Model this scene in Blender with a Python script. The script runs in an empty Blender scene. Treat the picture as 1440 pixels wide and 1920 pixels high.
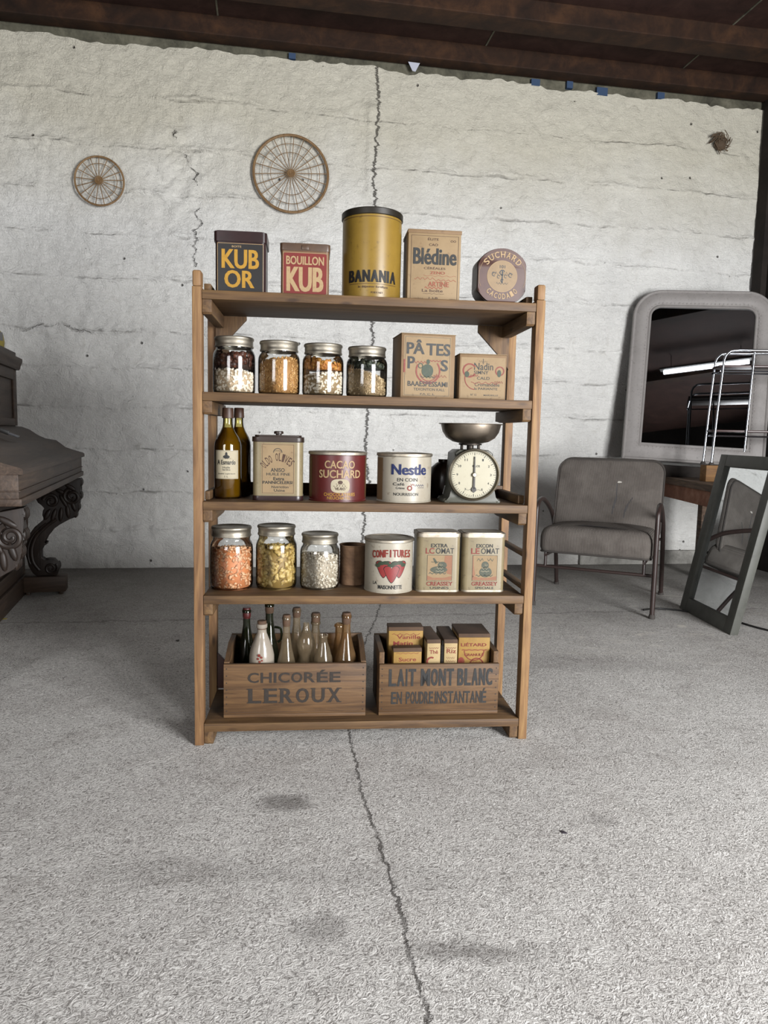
import bpy, bmesh, math, random
import numpy as np
from mathutils import Vector, Matrix, Euler

random.seed(7)
rng = np.random.default_rng(7)
SC = bpy.context.scene
COL = SC.collection
R = math.radians

# ------------------------------------------------------------------ camera, light, exposure
cam_d = bpy.data.cameras.new('camera')
cam = bpy.data.objects.new('camera', cam_d)
COL.objects.link(cam)
cam_d.sensor_fit = 'VERTICAL'
cam_d.sensor_height = 36.0
cam_d.lens = 36.0 * 1351.24 / 1920.0
cam_d.clip_start = 0.05
PITCH, ROLL = 0.1069, 0.0218
_fw = Vector((0, math.cos(PITCH), -math.sin(PITCH)))
_rt = Vector((1, 0, 0))
_up = _rt.cross(_fw)
_r2 = _rt * math.cos(ROLL) + _up * math.sin(ROLL)
_u2 = _up * math.cos(ROLL) - _rt * math.sin(ROLL)
m = Matrix((_r2, _u2, -_fw)).transposed().to_4x4()
m.translation = Vector((0, 0, 1.05))
cam.matrix_world = m
SC.camera = cam
SC.view_settings.view_transform = 'Standard'
SC.view_settings.look = 'None'
SC.view_settings.exposure = 0.15
SC.view_settings.gamma = 1.0
SC.view_settings.use_curve_mapping = False
try:
    SC.cycles.transparent_max_bounces = 24
    SC.cycles.max_bounces = 8
    SC.cycles.diffuse_bounces = 4
except Exception:
    pass

# the room: the far wall is turned 9.4 degrees from the camera axis
WY, WD = 0.164, 5.6438
WN = Vector((-math.sin(WY), math.cos(WY), 0))
WA = Vector((math.cos(WY), math.sin(WY), 0))
def wp(a, off, z):
    """along the far wall, distance in front of it, height"""
    return WN * (WD - off) + WA * a + Vector((0, 0, z))

world = bpy.data.worlds.new('sky')
SC.world = world
world.use_nodes = True
world.node_tree.nodes['Background'].inputs[0].default_value = (0.75, 0.85, 1.0, 1)
world.node_tree.nodes['Background'].inputs[1].default_value = 0.6

def area(name, loc, target, sx, sy, power, color):
    d = bpy.data.lights.new(name, 'AREA')
    d.shape = 'RECTANGLE'; d.size = sx; d.size_y = sy; d.energy = power; d.color = color
    o = bpy.data.objects.new(name, d); COL.objects.link(o)
    o.location = loc
    o.rotation_euler = (Vector(target) - Vector(loc)).to_track_quat('-Z', 'Y').to_euler()
    return o
REAR = WD + 2.0          # distance of the rear wall from the far wall
DOOR = (1.75, 3.85, 0.05, 2.6)   # daylight opening in the rear wall, at the right: a0,a1,z0,z1
area('daylight_door', wp(2.85, REAR - 0.25, 1.3), wp(0.1, 1.9, 1.2), 1.7, 2.3, 640, (0.985, 0.99, 1.0))
FILL_OPENING = (-3.2, -1.6, 0.9, 2.6)   # opening added at the left of the rear wall for the fill light
area('fill_light', wp(-2.4, REAR - 0.25, 1.6), wp(-1.9, 0, 2.7), 1.5, 1.6, 105, (0.985, 0.99, 1.0))  # unseen fill added to brighten the left of the far wall

# ------------------------------------------------------------------ helpers
def S(r, g, b):
    f = lambda c: (c / 255 / 12.92) if c <= 10.3 else ((c / 255 + 0.055) / 1.055) ** 2.4
    return (f(r), f(g), f(b), 1.0)

def thing(name, label, cat, loc=(0, 0, 0), rz=0.0, group=None):
    o = bpy.data.objects.new(name, None); COL.objects.link(o)
    o.empty_display_size = 0.05
    o.location = loc; o.rotation_euler = (0, 0, rz)
    o['label'] = label; o['category'] = cat
    if group: o['group'] = group
    return o

def part(name, bm, mat, parent=None, label=None, smooth=40, kind=None):
    me = bpy.data.meshes.new(name)
    if isinstance(bm, bpy.types.Mesh):
        me = bm; me.name = name
    else:
        bmesh.ops.recalc_face_normals(bm, faces=bm.faces[:])
        bm.to_mesh(me); bm.free()
    if smooth:
        me.polygons.foreach_set('use_smooth', [True] * len(me.polygons))
        me.set_sharp_from_angle(angle=R(smooth))
    for mm in (mat if isinstance(mat, (list, tuple)) else [mat]):
        me.materials.append(mm)
    o = bpy.data.objects.new(name, me); COL.objects.link(o)
    if parent: o.parent = parent
    if label: o['label'] = label
    if kind: o['kind'] = kind
    return o

def solo(name, bm, mat, label, cat, loc=(0, 0, 0), rz=0.0, group=None, kind=None, smooth=40):
    o = part(name, bm, mat, None, label, smooth, kind)
    o['category'] = cat; o.location = loc; o.rotation_euler = (0, 0, rz)
    if group: o['group'] = group
    return o

def struct(name, bm, mat, smooth=0):
    o = part(name, bm, mat, None, None, smooth)
    o['kind'] = 'structure'
    return o

def nb(): return bmesh.new()

def box(bm, x0, x1, y0, y1, z0, z1, bev=0.0, seg=2):
    r = bmesh.ops.create_cube(bm, size=1.0)
    vs = r['verts']
    for v in vs:
        v.co = Vector((x0 + (v.co.x + .5) * (x1 - x0), y0 + (v.co.y + .5) * (y1 - y0), z0 + (v.co.z + .5) * (z1 - z0)))
    if bev > 0:
        es = list({e for v in vs for e in v.link_edges})
        bmesh.ops.bevel(bm, geom=es, offset=bev, segments=seg, profile=0.5, affect='EDGES')
    return bm

def lathe(bm, prof, seg=40, cx=0, cy=0, z=0, mat=None):
    rings = []
    for (r, h) in prof:
        if r <= 1e-6:
            rings.append([bm.verts.new((cx, cy, z + h))])
        else:
            rings.append([bm.verts.new((cx + r * math.cos(2 * math.pi * k / seg), cy + r * math.sin(2 * math.pi * k / seg), z + h)) for k in range(seg)])
    for A, B in zip(rings, rings[1:]):
        if len(A) == 1 and len(B) == 1: continue
        for k in range(seg):
            k2 = (k + 1) % seg
            if len(A) == 1: bm.faces.new((A[0], B[k], B[k2]))
            elif len(B) == 1: bm.faces.new((A[k], B[0], A[k2]))
            else: bm.faces.new((A[k], A[k2], B[k2], B[k]))
    return bm

def tube(bm, pts, r, seg=10, closed=False):
    P = [Vector(p) for p in pts]; n = len(P)
    rr = r if isinstance(r, (list, tuple)) else [r] * n
    T = []
    for i in range(n):
        a = P[(i - 1) % n] if (closed or i > 0) else P[i]
        b = P[(i + 1) % n] if (closed or i < n - 1) else P[i]
        T.append((b - a).normalized())
    ref = Vector((0, 0, 1)) if abs(T[0].z) < .9 else Vector((1, 0, 0))
    u = T[0].cross(ref).normalized()
    rings = []
    for i in range(n):
        u = (u - T[i] * u.dot(T[i])).normalized()
        v = T[i].cross(u)
        rings.append([bm.verts.new(P[i] + (u * math.cos(2 * math.pi * k / seg) + v * math.sin(2 * math.pi * k / seg)) * rr[i]) for k in range(seg)])
    m = n if closed else n - 1
    for i in range(m):
        A, B = rings[i], rings[(i + 1) % n]
        for k in range(seg):
            k2 = (k + 1) % seg
            bm.faces.new((A[k], A[k2], B[k2], B[k]))
    if not closed:
        bm.faces.new(rings[0][::-1]); bm.faces.new(rings[-1])
    return bm

def curve_pts(pts, n=6):
    """Catmull-Rom through the points"""
    P = [Vector(p) for p in pts]; out = []
    for i in range(len(P) - 1):
        p0 = P[max(i - 1, 0)]; p1 = P[i]; p2 = P[i + 1]; p3 = P[min(i + 2, len(P) - 1)]
        for k in range(n):
            t = k / n
            out.append(0.5 * ((2 * p1) + (p2 - p0) * t + (2 * p0 - 5 * p1 + 4 * p2 - p3) * t * t + (3 * p1 - p0 - 3 * p2 + p3) * t ** 3))
    out.append(P[-1])
    return out

def prism(bm, poly, d0, d1, f, bev=0.0):
    """extrude a 2D outline between depths d0 and d1; f(u,v,d) gives the point"""
    A = [bm.verts.new(f(u, v, d0)) for u, v in poly]
    B = [bm.verts.new(f(u, v, d1)) for u, v in poly]
    n = len(poly)
    fs = [bm.faces.new(A), bm.faces.new(B[::-1])]
    for i in range(n):
        bm.faces.new((A[i], B[i], B[(i + 1) % n], A[(i + 1) % n]))
    if bev:
        es = list({e for f_ in fs for e in f_.edges})
        bmesh.ops.bevel(bm, geom=es, offset=bev, segments=2, profile=0.5, affect='EDGES')
    return bm
XZ = lambda u, v, d: (u, d, v)
XY = lambda u, v, d: (u, v, d)

def rrect(w, h, r, n=6, cx=0, cy=0):
    out = []
    for (sx, sy, a0) in ((1, 1, 0), (-1, 1, 90), (-1, -1, 180), (1, -1, 270)):
        for k in range(n + 1):
            a = R(a0 + 90 * k / n)
            out.append((cx + sx * (w / 2 - r) + r * math.cos(a), cy + sy * (h / 2 - r) + r * math.sin(a)))
    return out

def ell(bm, c, rad, rot=(0, 0, 0), sub=2):
    r = bmesh.ops.create_icosphere(bm, subdivisions=sub, radius=1.0)
    M = Matrix.Translation(c) @ Euler(rot).to_matrix().to_4x4() @ Matrix.Diagonal((*rad, 1))
    bmesh.ops.transform(bm, matrix=M, verts=r['verts'])
    return bm

# ------------------------------------------------------------------ materials
class NT:
    def __init__(s, name):
        s.m = bpy.data.materials.new(name); s.m.use_nodes = True
        s.t = s.m.node_tree; s.b = s.t.nodes['Principled BSDF']; s.out = s.t.nodes['Material Output']
    def n(s, typ, ins=None, **props):
        nd = s.t.nodes.new('ShaderNode' + typ)
        for k, v in props.items(): setattr(nd, k, v)
        for k, v in (ins or {}).items(): s.set(nd.inputs[k], v)
        return nd
    def set(s, sock, v):
        if isinstance(v, bpy.types.NodeSocket): s.t.links.new(v, sock)
        else: sock.default_value = v
    def math(s, op, a, b=0.0, c=None, clamp=False):
        nd = s.n('Math', operation=op); nd.use_clamp = clamp
        s.set(nd.inputs[0], a); s.set(nd.inputs[1], b)
        if c is not None: s.set(nd.inputs[2], c)
        return nd.outputs[0]
    def mix(s, f, a, b, blend='MIX'):
        nd = s.n('Mix', data_type='RGBA', blend_type=blend)
        s.set(nd.inputs[0], f); s.set(nd.inputs[6], a); s.set(nd.inputs[7], b)
        return nd.outputs[2]
    def ramp(s, f, stops):
        nd = s.n('ValToRGB'); s.set(nd.inputs[0], f)
        el = nd.color_ramp.elements
        while len(el) < len(stops): el.new(0.5)
        for e, (p, c) in zip(el, stops):
            e.position = p; e.color = c if len(c) == 4 else (*c, 1)
        return nd.outputs[0]
    def rr(s, f, a, b, c=0.0, d=1.0):
        nd = s.n('MapRange'); nd.clamp = True
        for i, v in enumerate((f, a, b, c, d)): s.set(nd.inputs[i], v)
        return nd.outputs[0]
    def obj(s, scale=(1, 1, 1), loc=(0, 0, 0), which='Object'):
        tc = s.n('TexCoord'); mp = s.n('Mapping'); s.t.links.new(tc.outputs[which], mp.inputs[0])
        mp.inputs['Scale'].default_value = scale; mp.inputs['Location'].default_value = loc
        return mp.outputs[0]
    def noise(s, vec, scale, detail=4, rough=.55, dist=0.0):
        nd = s.n('TexNoise', {'Vector': vec, 'Scale': scale, 'Detail': detail, 'Roughness': rough, 'Distortion': dist})
        return nd.outputs[0]
    def bump(s, h, strength=.3, dist=.01, normal=None):
        nd = s.n('Bump', {'Height': h, 'Strength': strength, 'Distance': dist})
        if normal is not None: s.set(nd.inputs['Normal'], normal)
        s.t.links.new(nd.outputs[0], s.b.inputs['Normal'])
        return nd.outputs[0]
    def fin(s, color=None, rough=.5, metal=0.0, spec=.5):
        if color is not None: s.set(s.b.inputs['Base Color'], color)
        s.set(s.b.inputs['Roughness'], rough); s.set(s.b.inputs['Metallic'], metal)
        s.set(s.b.inputs['Specular IOR Level'], spec)
        return s.m

def wood(name, dark, mid, light, axis='x', grain=1.0, rough=.62, knots=True, spec=.3, alb=.76):
    dark, mid, light = [tuple(k_ * alb for k_ in q[:3]) + (1,) for q in (dark, mid, light)]
    t = NT(name)
    sc = {'x': (1.6, 22, 22), 'y': (22, 1.6, 22), 'z': (22, 22, 1.6)}[axis]
    v = t.obj(tuple(c * grain for c in sc))
    a = t.noise(v, 1.6, 6, .6, 1.2)
    v2 = t.obj(tuple(c * 5 * grain for c in sc))
    b = t.noise(v2, 1.5, 3, .6)
    v3 = t.obj((1, 1, 1)); big = t.noise(v3, 3.5, 3, .6)
    c = t.ramp(a, [(.28, dark), (.5, mid), (.72, light)])
    c = t.mix(t.rr(b, .35, .62, .32, 0), c, dark)
    c = t.mix(t.rr(big, .38, .66, .0, .38), c, dark)
    if knots:
        kv = t.obj({'x': (5, 16, 16), 'y': (16, 5, 16), 'z': (16, 16, 5)}[axis])
        vo = t.n('TexVoronoi', {'Vector': kv, 'Scale': 1.0})
        c = t.mix(t.rr(vo.outputs['Distance'], .05, .14, .75, 0), c, S(38, 24, 15))
    t.bump(t.math('ADD', a, t.math('MULTIPLY', b, .4)), .25, .004)
    return t.fin(c, rough, 0, spec)

ALB = .37     # old paints, papers and inks are duller than their fresh swatches
def paint(name, col, wear=None, rough=.45, amt=.35, scale=14, metal=0.0, bump=.05, spec=.4, speck=None):
    t = NT(name)
    dim = lambda q: tuple(k_ * ALB for k_ in q[:3]) + (1,)
    col = dim(col); wear = dim(wear) if wear else None; speck = dim(speck) if speck else None
    v = t.obj()
    n = t.noise(v, scale, 5, .65, .3)
    w = wear or tuple(c * .45 for c in col[:3]) + (1,)
    c = t.mix(t.rr(n, .45, .75, 0, amt), col, w)
    n2 = t.noise(v, scale * 6, 3, .6)
    c = t.mix(t.rr(n2, .6, .72, 0, amt * .9), c, speck or w)
    t.bump(n, bump, .003)
    return t.fin(c, rough, metal, spec)

def metal(name, col, rough=.3, amt=.4, dark=None, scale=20):
    t = NT(name); v = t.obj()
    n = t.noise(v, scale, 5, .65)
    d = dark or tuple(c * .4 for c in col[:3]) + (1,)
    c = t.mix(t.rr(n, .45, .72, 0, amt), col, d)
    t.bump(n, .06, .002)
    return t.fin(c, t.rr(n, .3, .7, rough * .8, min(1, rough * 1.5)), 1.0)

def plain(name, col, rough=.6, spec=.3):
    return NT(name).fin(col, rough, 0, spec)

def ink(name, col, worn):
    """printed ink, slightly rubbed"""
    col = tuple(k_ * ALB for k_ in col[:3]) + (1,); worn = tuple(k_ * ALB for k_ in worn[:3]) + (1,)
    t = NT(name); v = t.obj()
    n = t.noise(v, 90, 4, .7)
    return t.fin(t.mix(t.rr(n, .52, .7, 0, .55), col, worn), .55, 0, .3)

def glass(name, tint, edge, rough=.03, dust=None, amt=0.0):
    t = NT(name)
    lw = t.n('LayerWeight', {'Blend': .35})
    c = t.mix(t.math('POWER', lw.outputs['Facing'], 1.6), tint, edge)
    tr = t.n('BsdfTransparent', {'Color': c})
    gl = t.n('BsdfGlossy', {'Color': (1, 1, 1, 1), 'Roughness': rough})
    fr = t.n('Fresnel', {'IOR': 1.5})
    mx = t.n('MixShader')
    t.set(mx.inputs[0], fr.outputs[0])
    t.t.links.new(tr.outputs[0], mx.inputs[1]); t.t.links.new(gl.outputs[0], mx.inputs[2])
    last = mx.outputs[0]
    if dust is not None:
        df = t.n('BsdfDiffuse', {'Color': dust}); m2 = t.n('MixShader')
        nz = t.noise(t.obj(), 30, 4, .7)
        t.set(m2.inputs[0], t.rr(nz, .3, .75, amt * .6, amt * 1.5))
        t.t.links.new(last, m2.inputs[1]); t.t.links.new(df.outputs[0], m2.inputs[2]); last = m2.outputs[0]
    t.t.links.new(last, t.out.inputs['Surface'])
    return t.m

MW = {}
for ax in 'xyz':
    MW[ax] = wood('shelf_wood_' + ax, S(96, 68, 45), S(150, 113, 76), S(180, 144, 96), ax, alb=.54)
    MW['b' + ax] = wood('board_wood_' + ax, S(78, 56, 36), S(124, 93, 60), S(150, 117, 74), ax, alb=.45)
    MW['c' + ax] = wood('crate_wood_' + ax, S(80, 57, 37), S(124, 92, 60), S(146, 112, 73), ax, alb=.45)
    MW['p' + ax] = wood('dark_wood_' + ax, S(44, 33, 26), S(76, 60, 48), S(96, 77, 62), ax, rough=.5, knots=False, spec=.25, alb=.62)
M_CARVE = wood('carved_wood', S(24, 18, 14), S(38, 28, 22), S(50, 38, 30), 'z', .5, .5, False)
M_GLASS = glass('clear_glass', (.985, .99, .985, 1), (.62, .66, .65, 1), .10)
M_GLASS2 = glass('dusty_clear_glass', (.93, .91, .86, 1), (.45, .43, .38, 1), .08, S(112, 98, 78), .28)
M_GREEN = glass('dark_green_glass', (.16, .22, .10, 1), (.03, .04, .02, 1), .06, S(60, 62, 44), .12)
M_OLIVE = glass('olive_glass', (.80, .74, .42, 1), (.16, .14, .05, 1))
M_LID = metal('jar_lid_metal', S(140, 134, 122), .42, .45)
M_STEEL = metal('bowl_steel', S(128, 118, 106), .34, .4)
M_CHROME = metal('chrome_tube', S(150, 153, 160), .16, .35)
M_TIN = metal('tin_lid_metal', S(160, 152, 138), .5, .5, S(90, 76, 60))

# ------------------------------------------------------------------ lettering
_tc = {}
def text_mesh(s, bold):
    k = (s, bold)
    if k in _tc: return _tc[k]
    cu = bpy.data.curves.new('txt', 'FONT'); cu.body = s; cu.size = 1.0
    cu.offset = bold; cu.resolution_u = 3
    o = bpy.data.objects.new('txt', cu); COL.objects.link(o)
    dg = bpy.context.evaluated_depsgraph_get(); dg.update()
    me = bpy.data.meshes.new_from_object(o.evaluated_get(dg))
    co = np.array([v.co[:] for v in me.vertices]) if len(me.vertices) else np.zeros((0, 3))
    fs = [tuple(p.vertices) for p in me.polygons]
    bpy.data.objects.remove(o); bpy.data.curves.remove(cu); bpy.data.meshes.remove(me)
    _tc[k] = (co, fs)
    return _tc[k]

def put_text(bm, s, x, z, w, h, f, bold=.02, d=.0008):
    """text centred on x, bottom at z, filling w by h, laid on the surface f(u,v,d)"""
    co, fs = text_mesh(s, min(bold, .015))
    if not len(co): return
    k = max(0.0, bold - .015) * h / .7
    if k > 0:      # heavier type: struck again a little to each side
        for dx in (-k, k): put_text(bm, s, x + dx, z, w - 2 * k, h, f, .015, d + (.00025 if dx > 0 else .0005))
        w -= 2 * k
    mn, mx = co.min(0), co.max(0); sz = np.maximum(mx - mn, 1e-6)
    vs = []
    for c in co:
        u = x - w / 2 + (c[0] - mn[0]) / sz[0] * w
        v = z + (c[1] - mn[1]) / sz[1] * h
        vs.append(bm.verts.new(f(u, v, d)))
    for q in fs:
        try: bm.faces.new([vs[i] for i in q])
        except ValueError: pass

def flat(y0, cx=0.0): return lambda u, v, d: (cx + u, y0 - d, v)
def cyl(r, cx=0.0, cy=0.0): return lambda u, v, d: (cx + (r + d) * math.sin(u / r), cy - (r + d) * math.cos(u / r), v)
def arc_top(y0, cx, cz, rad):
    return lambda u, v, d: (cx + (rad + v) * math.sin(u / rad), y0 - d, cz + (rad + v) * math.cos(u / rad))
def arc_bot(y0, cx, cz, rad):
    return lambda u, v, d: (cx + (rad - v) * math.sin(u / rad), y0 - d, cz - (rad - v) * math.cos(u / rad))

def poly_on(bm, pts, f, d=.0006):
    bm.faces.new([bm.verts.new(f(u, v, d)) for u, v in pts])

def patch(bm, u0, u1, v0, v1, f, d=.0005, n=14, r=0.0):
    """a label area subdivided so that it follows a curved side"""
    if r > 0:
        pts = rrect(u1 - u0, v1 - v0, r, 5, (u0 + u1) / 2, (v0 + v1) / 2)
        poly_on(bm, pts, f, d); return
    g = [[bm.verts.new(f(u0 + (u1 - u0) * i / n, v, d)) for v in (v0, v1)] for i in range(n + 1)]
    for i in range(n): bm.faces.new((g[i][0], g[i + 1][0], g[i + 1][1], g[i][1]))

def frame_lines(bm, u0, u1, v0, v1, t, f, d=.0009, n=14):
    patch(bm, u0, u1, v0, v0 + t, f, d, n); patch(bm, u0, u1, v1 - t, v1, f, d, n)
    patch(bm, u0, u0 + t, v0, v1, f, d, 1); patch(bm, u1 - t, u1, v0, v1, f, d, 1)

def squiggle(bm, u, v, w, f, amp=.002, t=.0009, n=14, d=.0009):
    for i in range(n):
        a, b = u - w / 2 + w * i / n, u - w / 2 + w * (i + 1) / n
        va, vb = v + amp * math.sin(i * 1.9 + u * 90), v + amp * math.sin((i + 1) * 1.9 + u * 90)
        bm.faces.new([bm.verts.new(f(*p, d)) for p in ((a, va), (b, vb), (b, vb + t), (a, va + t))])

def letters(parent, mat, f, items, name='lettering', label=None, extra=None):
    bm = nb()
    for it in items:
        put_text(bm, it[0], it[1], it[2], it[3], it[4], f, it[5] if len(it) > 5 else .02)
    if extra: extra(bm)
    return part(name, bm, mat, parent, label, smooth=0)

def strip(bm, us, lo, hi, f, d=.0007):
    """filled shape between two curves, in vertical strips so that it follows a curved side"""
    g = [(bm.verts.new(f(u, lo(u), d)), bm.verts.new(f(u, hi(u), d))) for u in us]
    for a, b in zip(g, g[1:]):
        bm.faces.new((a[0], b[0], b[1], a[1]))

def oval(bm, u, v, ru, rv, f, d=.0007, n=20, p=2.0):
    us = [u + ru * math.sin(math.pi * (i / n - .5)) for i in range(n + 1)]
    hh = lambda x: rv * max(0.0, 1 - (min(1, abs(x - u) / ru)) ** p) ** (1 / p) + 1e-5
    strip(bm, us, lambda x: v - hh(x), lambda x: v + hh(x), f, d)

def ring(bm, u, v, r0, r1, f, d=.0009, n=40, a0=0, a1=360):
    pr = None
    for i in range(n + 1):
        a = R(a0 + (a1 - a0) * i / n)
        A = bm.verts.new(f(u + r0 * math.cos(a), v + r0 * math.sin(a), d)); B = bm.verts.new(f(u + r1 * math.cos(a), v + r1 * math.sin(a), d))
        if pr: bm.faces.new((pr[0], A, B, pr[1]))
        pr = (A, B)

# ------------------------------------------------------------------ setting: materials
def crack_node(t, coord, along, pts, lo, hi, vlo, vhi, jag, width):
    """distance of `along` from a crack whose position is a curve over `coord`"""
    fc = t.n('FloatCurve')
    cm = fc.mapping.curves[0]
    P = sorted(((c - lo) / (hi - lo), (v - vlo) / (vhi - vlo)) for c, v in pts)
    while len(cm.points) < len(P): cm.points.new(.5, .5)
    for q, p in zip(cm.points, P):
        q.location = p; q.handle_type = 'VECTOR'
    fc.mapping.update()
    u = t.rr(coord, lo, hi)
    t.set(fc.inputs['Value'], u)
    pos = t.math('MULTIPLY_ADD', fc.outputs[0], vhi - vlo, vlo)
    d = t.math('ABSOLUTE', t.math('SUBTRACT', t.math('ADD', along, jag), pos))
    return t.rr(d, width * .35, width, 1, 0), d

def wall_mat():
    t = NT('whitewashed_wall')
    v = t.obj()
    sep = t.n('SeparateXYZ'); t.t.links.new(v, sep.inputs[0])
    X, Y, Z = sep.outputs
    n1 = t.noise(v, 1.3, 4, .6); n2 = t.noise(v, 9, 6, .65, .8); n3 = t.noise(v, 55, 4, .6, 1.5)
    vx = t.obj((1, 1, 3.0)); n4 = t.noise(vx, 16, 5, .7, 2.0)
    col = t.mix(t.rr(n1, .35, .65), S(218, 217, 213), S(205, 204, 201))
    # darker cream towards the top: the dimmer light there put into the colour
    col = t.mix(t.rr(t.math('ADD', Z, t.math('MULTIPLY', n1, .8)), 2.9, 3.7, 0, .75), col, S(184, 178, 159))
    # faint grime, then a darker tone low down on the plaster
    col = t.mix(t.rr(n2, .56, .78, 0, .28), col, S(150, 144, 132))
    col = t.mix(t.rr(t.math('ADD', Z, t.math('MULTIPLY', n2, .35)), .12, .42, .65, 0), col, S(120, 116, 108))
    # sparse pits
    vo = t.n('TexVoronoi', {'Vector': v, 'Scale': 7.0, 'Randomness': 1.0})
    pick = t.n('SeparateColor'); t.t.links.new(vo.outputs['Color'], pick.inputs[0])
    pit = t.math('MULTIPLY', t.rr(vo.outputs['Distance'], .03, .075, 1, 0), t.math('GREATER_THAN', pick.outputs[0], .62))
    col = t.mix(t.math('MULTIPLY', pit, .75), col, S(70, 64, 56))
    # board-mark lines: thin broken cracks along the courses
    zj = t.math('ADD', Z, t.math('MULTIPLY', t.math('SUBTRACT', t.noise(t.obj((1, 1, .05)), 2.2, 4, .6), .5), .10))
    lines = None
    for zz in (3.40, 3.06, 2.745, 2.45, 2.14, 1.765, 1.50, 1.21, .90, .58):
        l = t.rr(t.math('ABSOLUTE', t.math('SUBTRACT', zj, zz)), .001, .011, 1, 0)
        lines = l if lines is None else t.math('MAXIMUM', lines, l)
    brk = t.rr(t.noise(t.obj((1, 1, .4)), 3.1, 5, .7), .44, .62)
    lines = t.math('MULTIPLY', lines, brk)
    col = t.mix(t.math('MULTIPLY', lines, .32), col, S(92, 86, 76))
    jag = t.math('MULTIPLY', t.math('SUBTRACT', t.noise(t.obj((.1, 1, 1)), 26, 6, .8), .5), .13)
    cr, dd = crack_node(t, Z, X, [(0, .76), (.264, .765), (.69, .80), (.9, .775), (1.3, .79), (1.605, .824), (1.93, .809), (2.35, .79), (2.8, .808), (2.957, .797), (3.267, .815), (3.534, .825), (3.766, .80)], 0, 3.8, .6, 1.0, jag, .009)
    col = t.mix(t.math('MULTIPLY', cr, .7), col, S(80, 74, 66))
    # the flaking area left of the big wheel and a bruised spot low at far left
    jag2 = t.math('MULTIPLY', t.math('SUBTRACT', t.noise(t.obj((.3, 1, 1)), 3.2, 6, .62), .5), .55)
    c2, d2 = crack_node(t, Z, X, [(2.2, -.50), (2.5, -.48), (2.65, -.50), (2.85, -.52), (3.05, -.60), (3.2, -.62)], 2.2, 3.25, -.9, 0, jag2, .008)
    inz = t.math('MULTIPLY', t.math('GREATER_THAN', Z, 2.25), t.math('LESS_THAN', Z, 3.2))
    c2 = t.math('MULTIPLY', t.math('MULTIPLY', c2, inz), t.rr(t.noise(v, 6, 4, .7), .46, .56))
    col = t.mix(t.math('MULTIPLY', c2, .16), col, S(96, 88, 76))
    jag3 = t.math('MULTIPLY', t.math('SUBTRACT', t.noise(t.obj((1, 1, .5)), 3.0, 6, .62), .5), .26)
    c3 = t.rr(t.math('ABSOLUTE', t.math('SUBTRACT', t.math('ADD', Z, jag3), 1.775)), .002, .012, 1, 0)
    c3 = t.math('MULTIPLY', t.math('MULTIPLY', c3, t.rr(X, -.95, -.80, 1, 0)), t.rr(t.noise(v, 5, 4, .7), .42, .55))
    col = t.mix(t.math('MULTIPLY', c3, .35), col, S(84, 76, 66))
    h = t.math('ADD', t.math('MULTIPLY', n2, .62), t.math('MULTIPLY', n3, .28))
    h = t.math('ADD', h, t.math('MULTIPLY', n4, .2))
    h = t.math('SUBTRACT', h, t.math('MULTIPLY', t.math('MAXIMUM', cr, c2), 1.2))
    h = t.math('SUBTRACT', h, t.math('MULTIPLY', t.math('MAXIMUM', lines, c3), .4))
    h = t.math('SUBTRACT', h, t.math('MULTIPLY', pit, .8))
    t.bump(h, 1.0, .034)
    return t.fin(col, .85, 0, .15)

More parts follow.
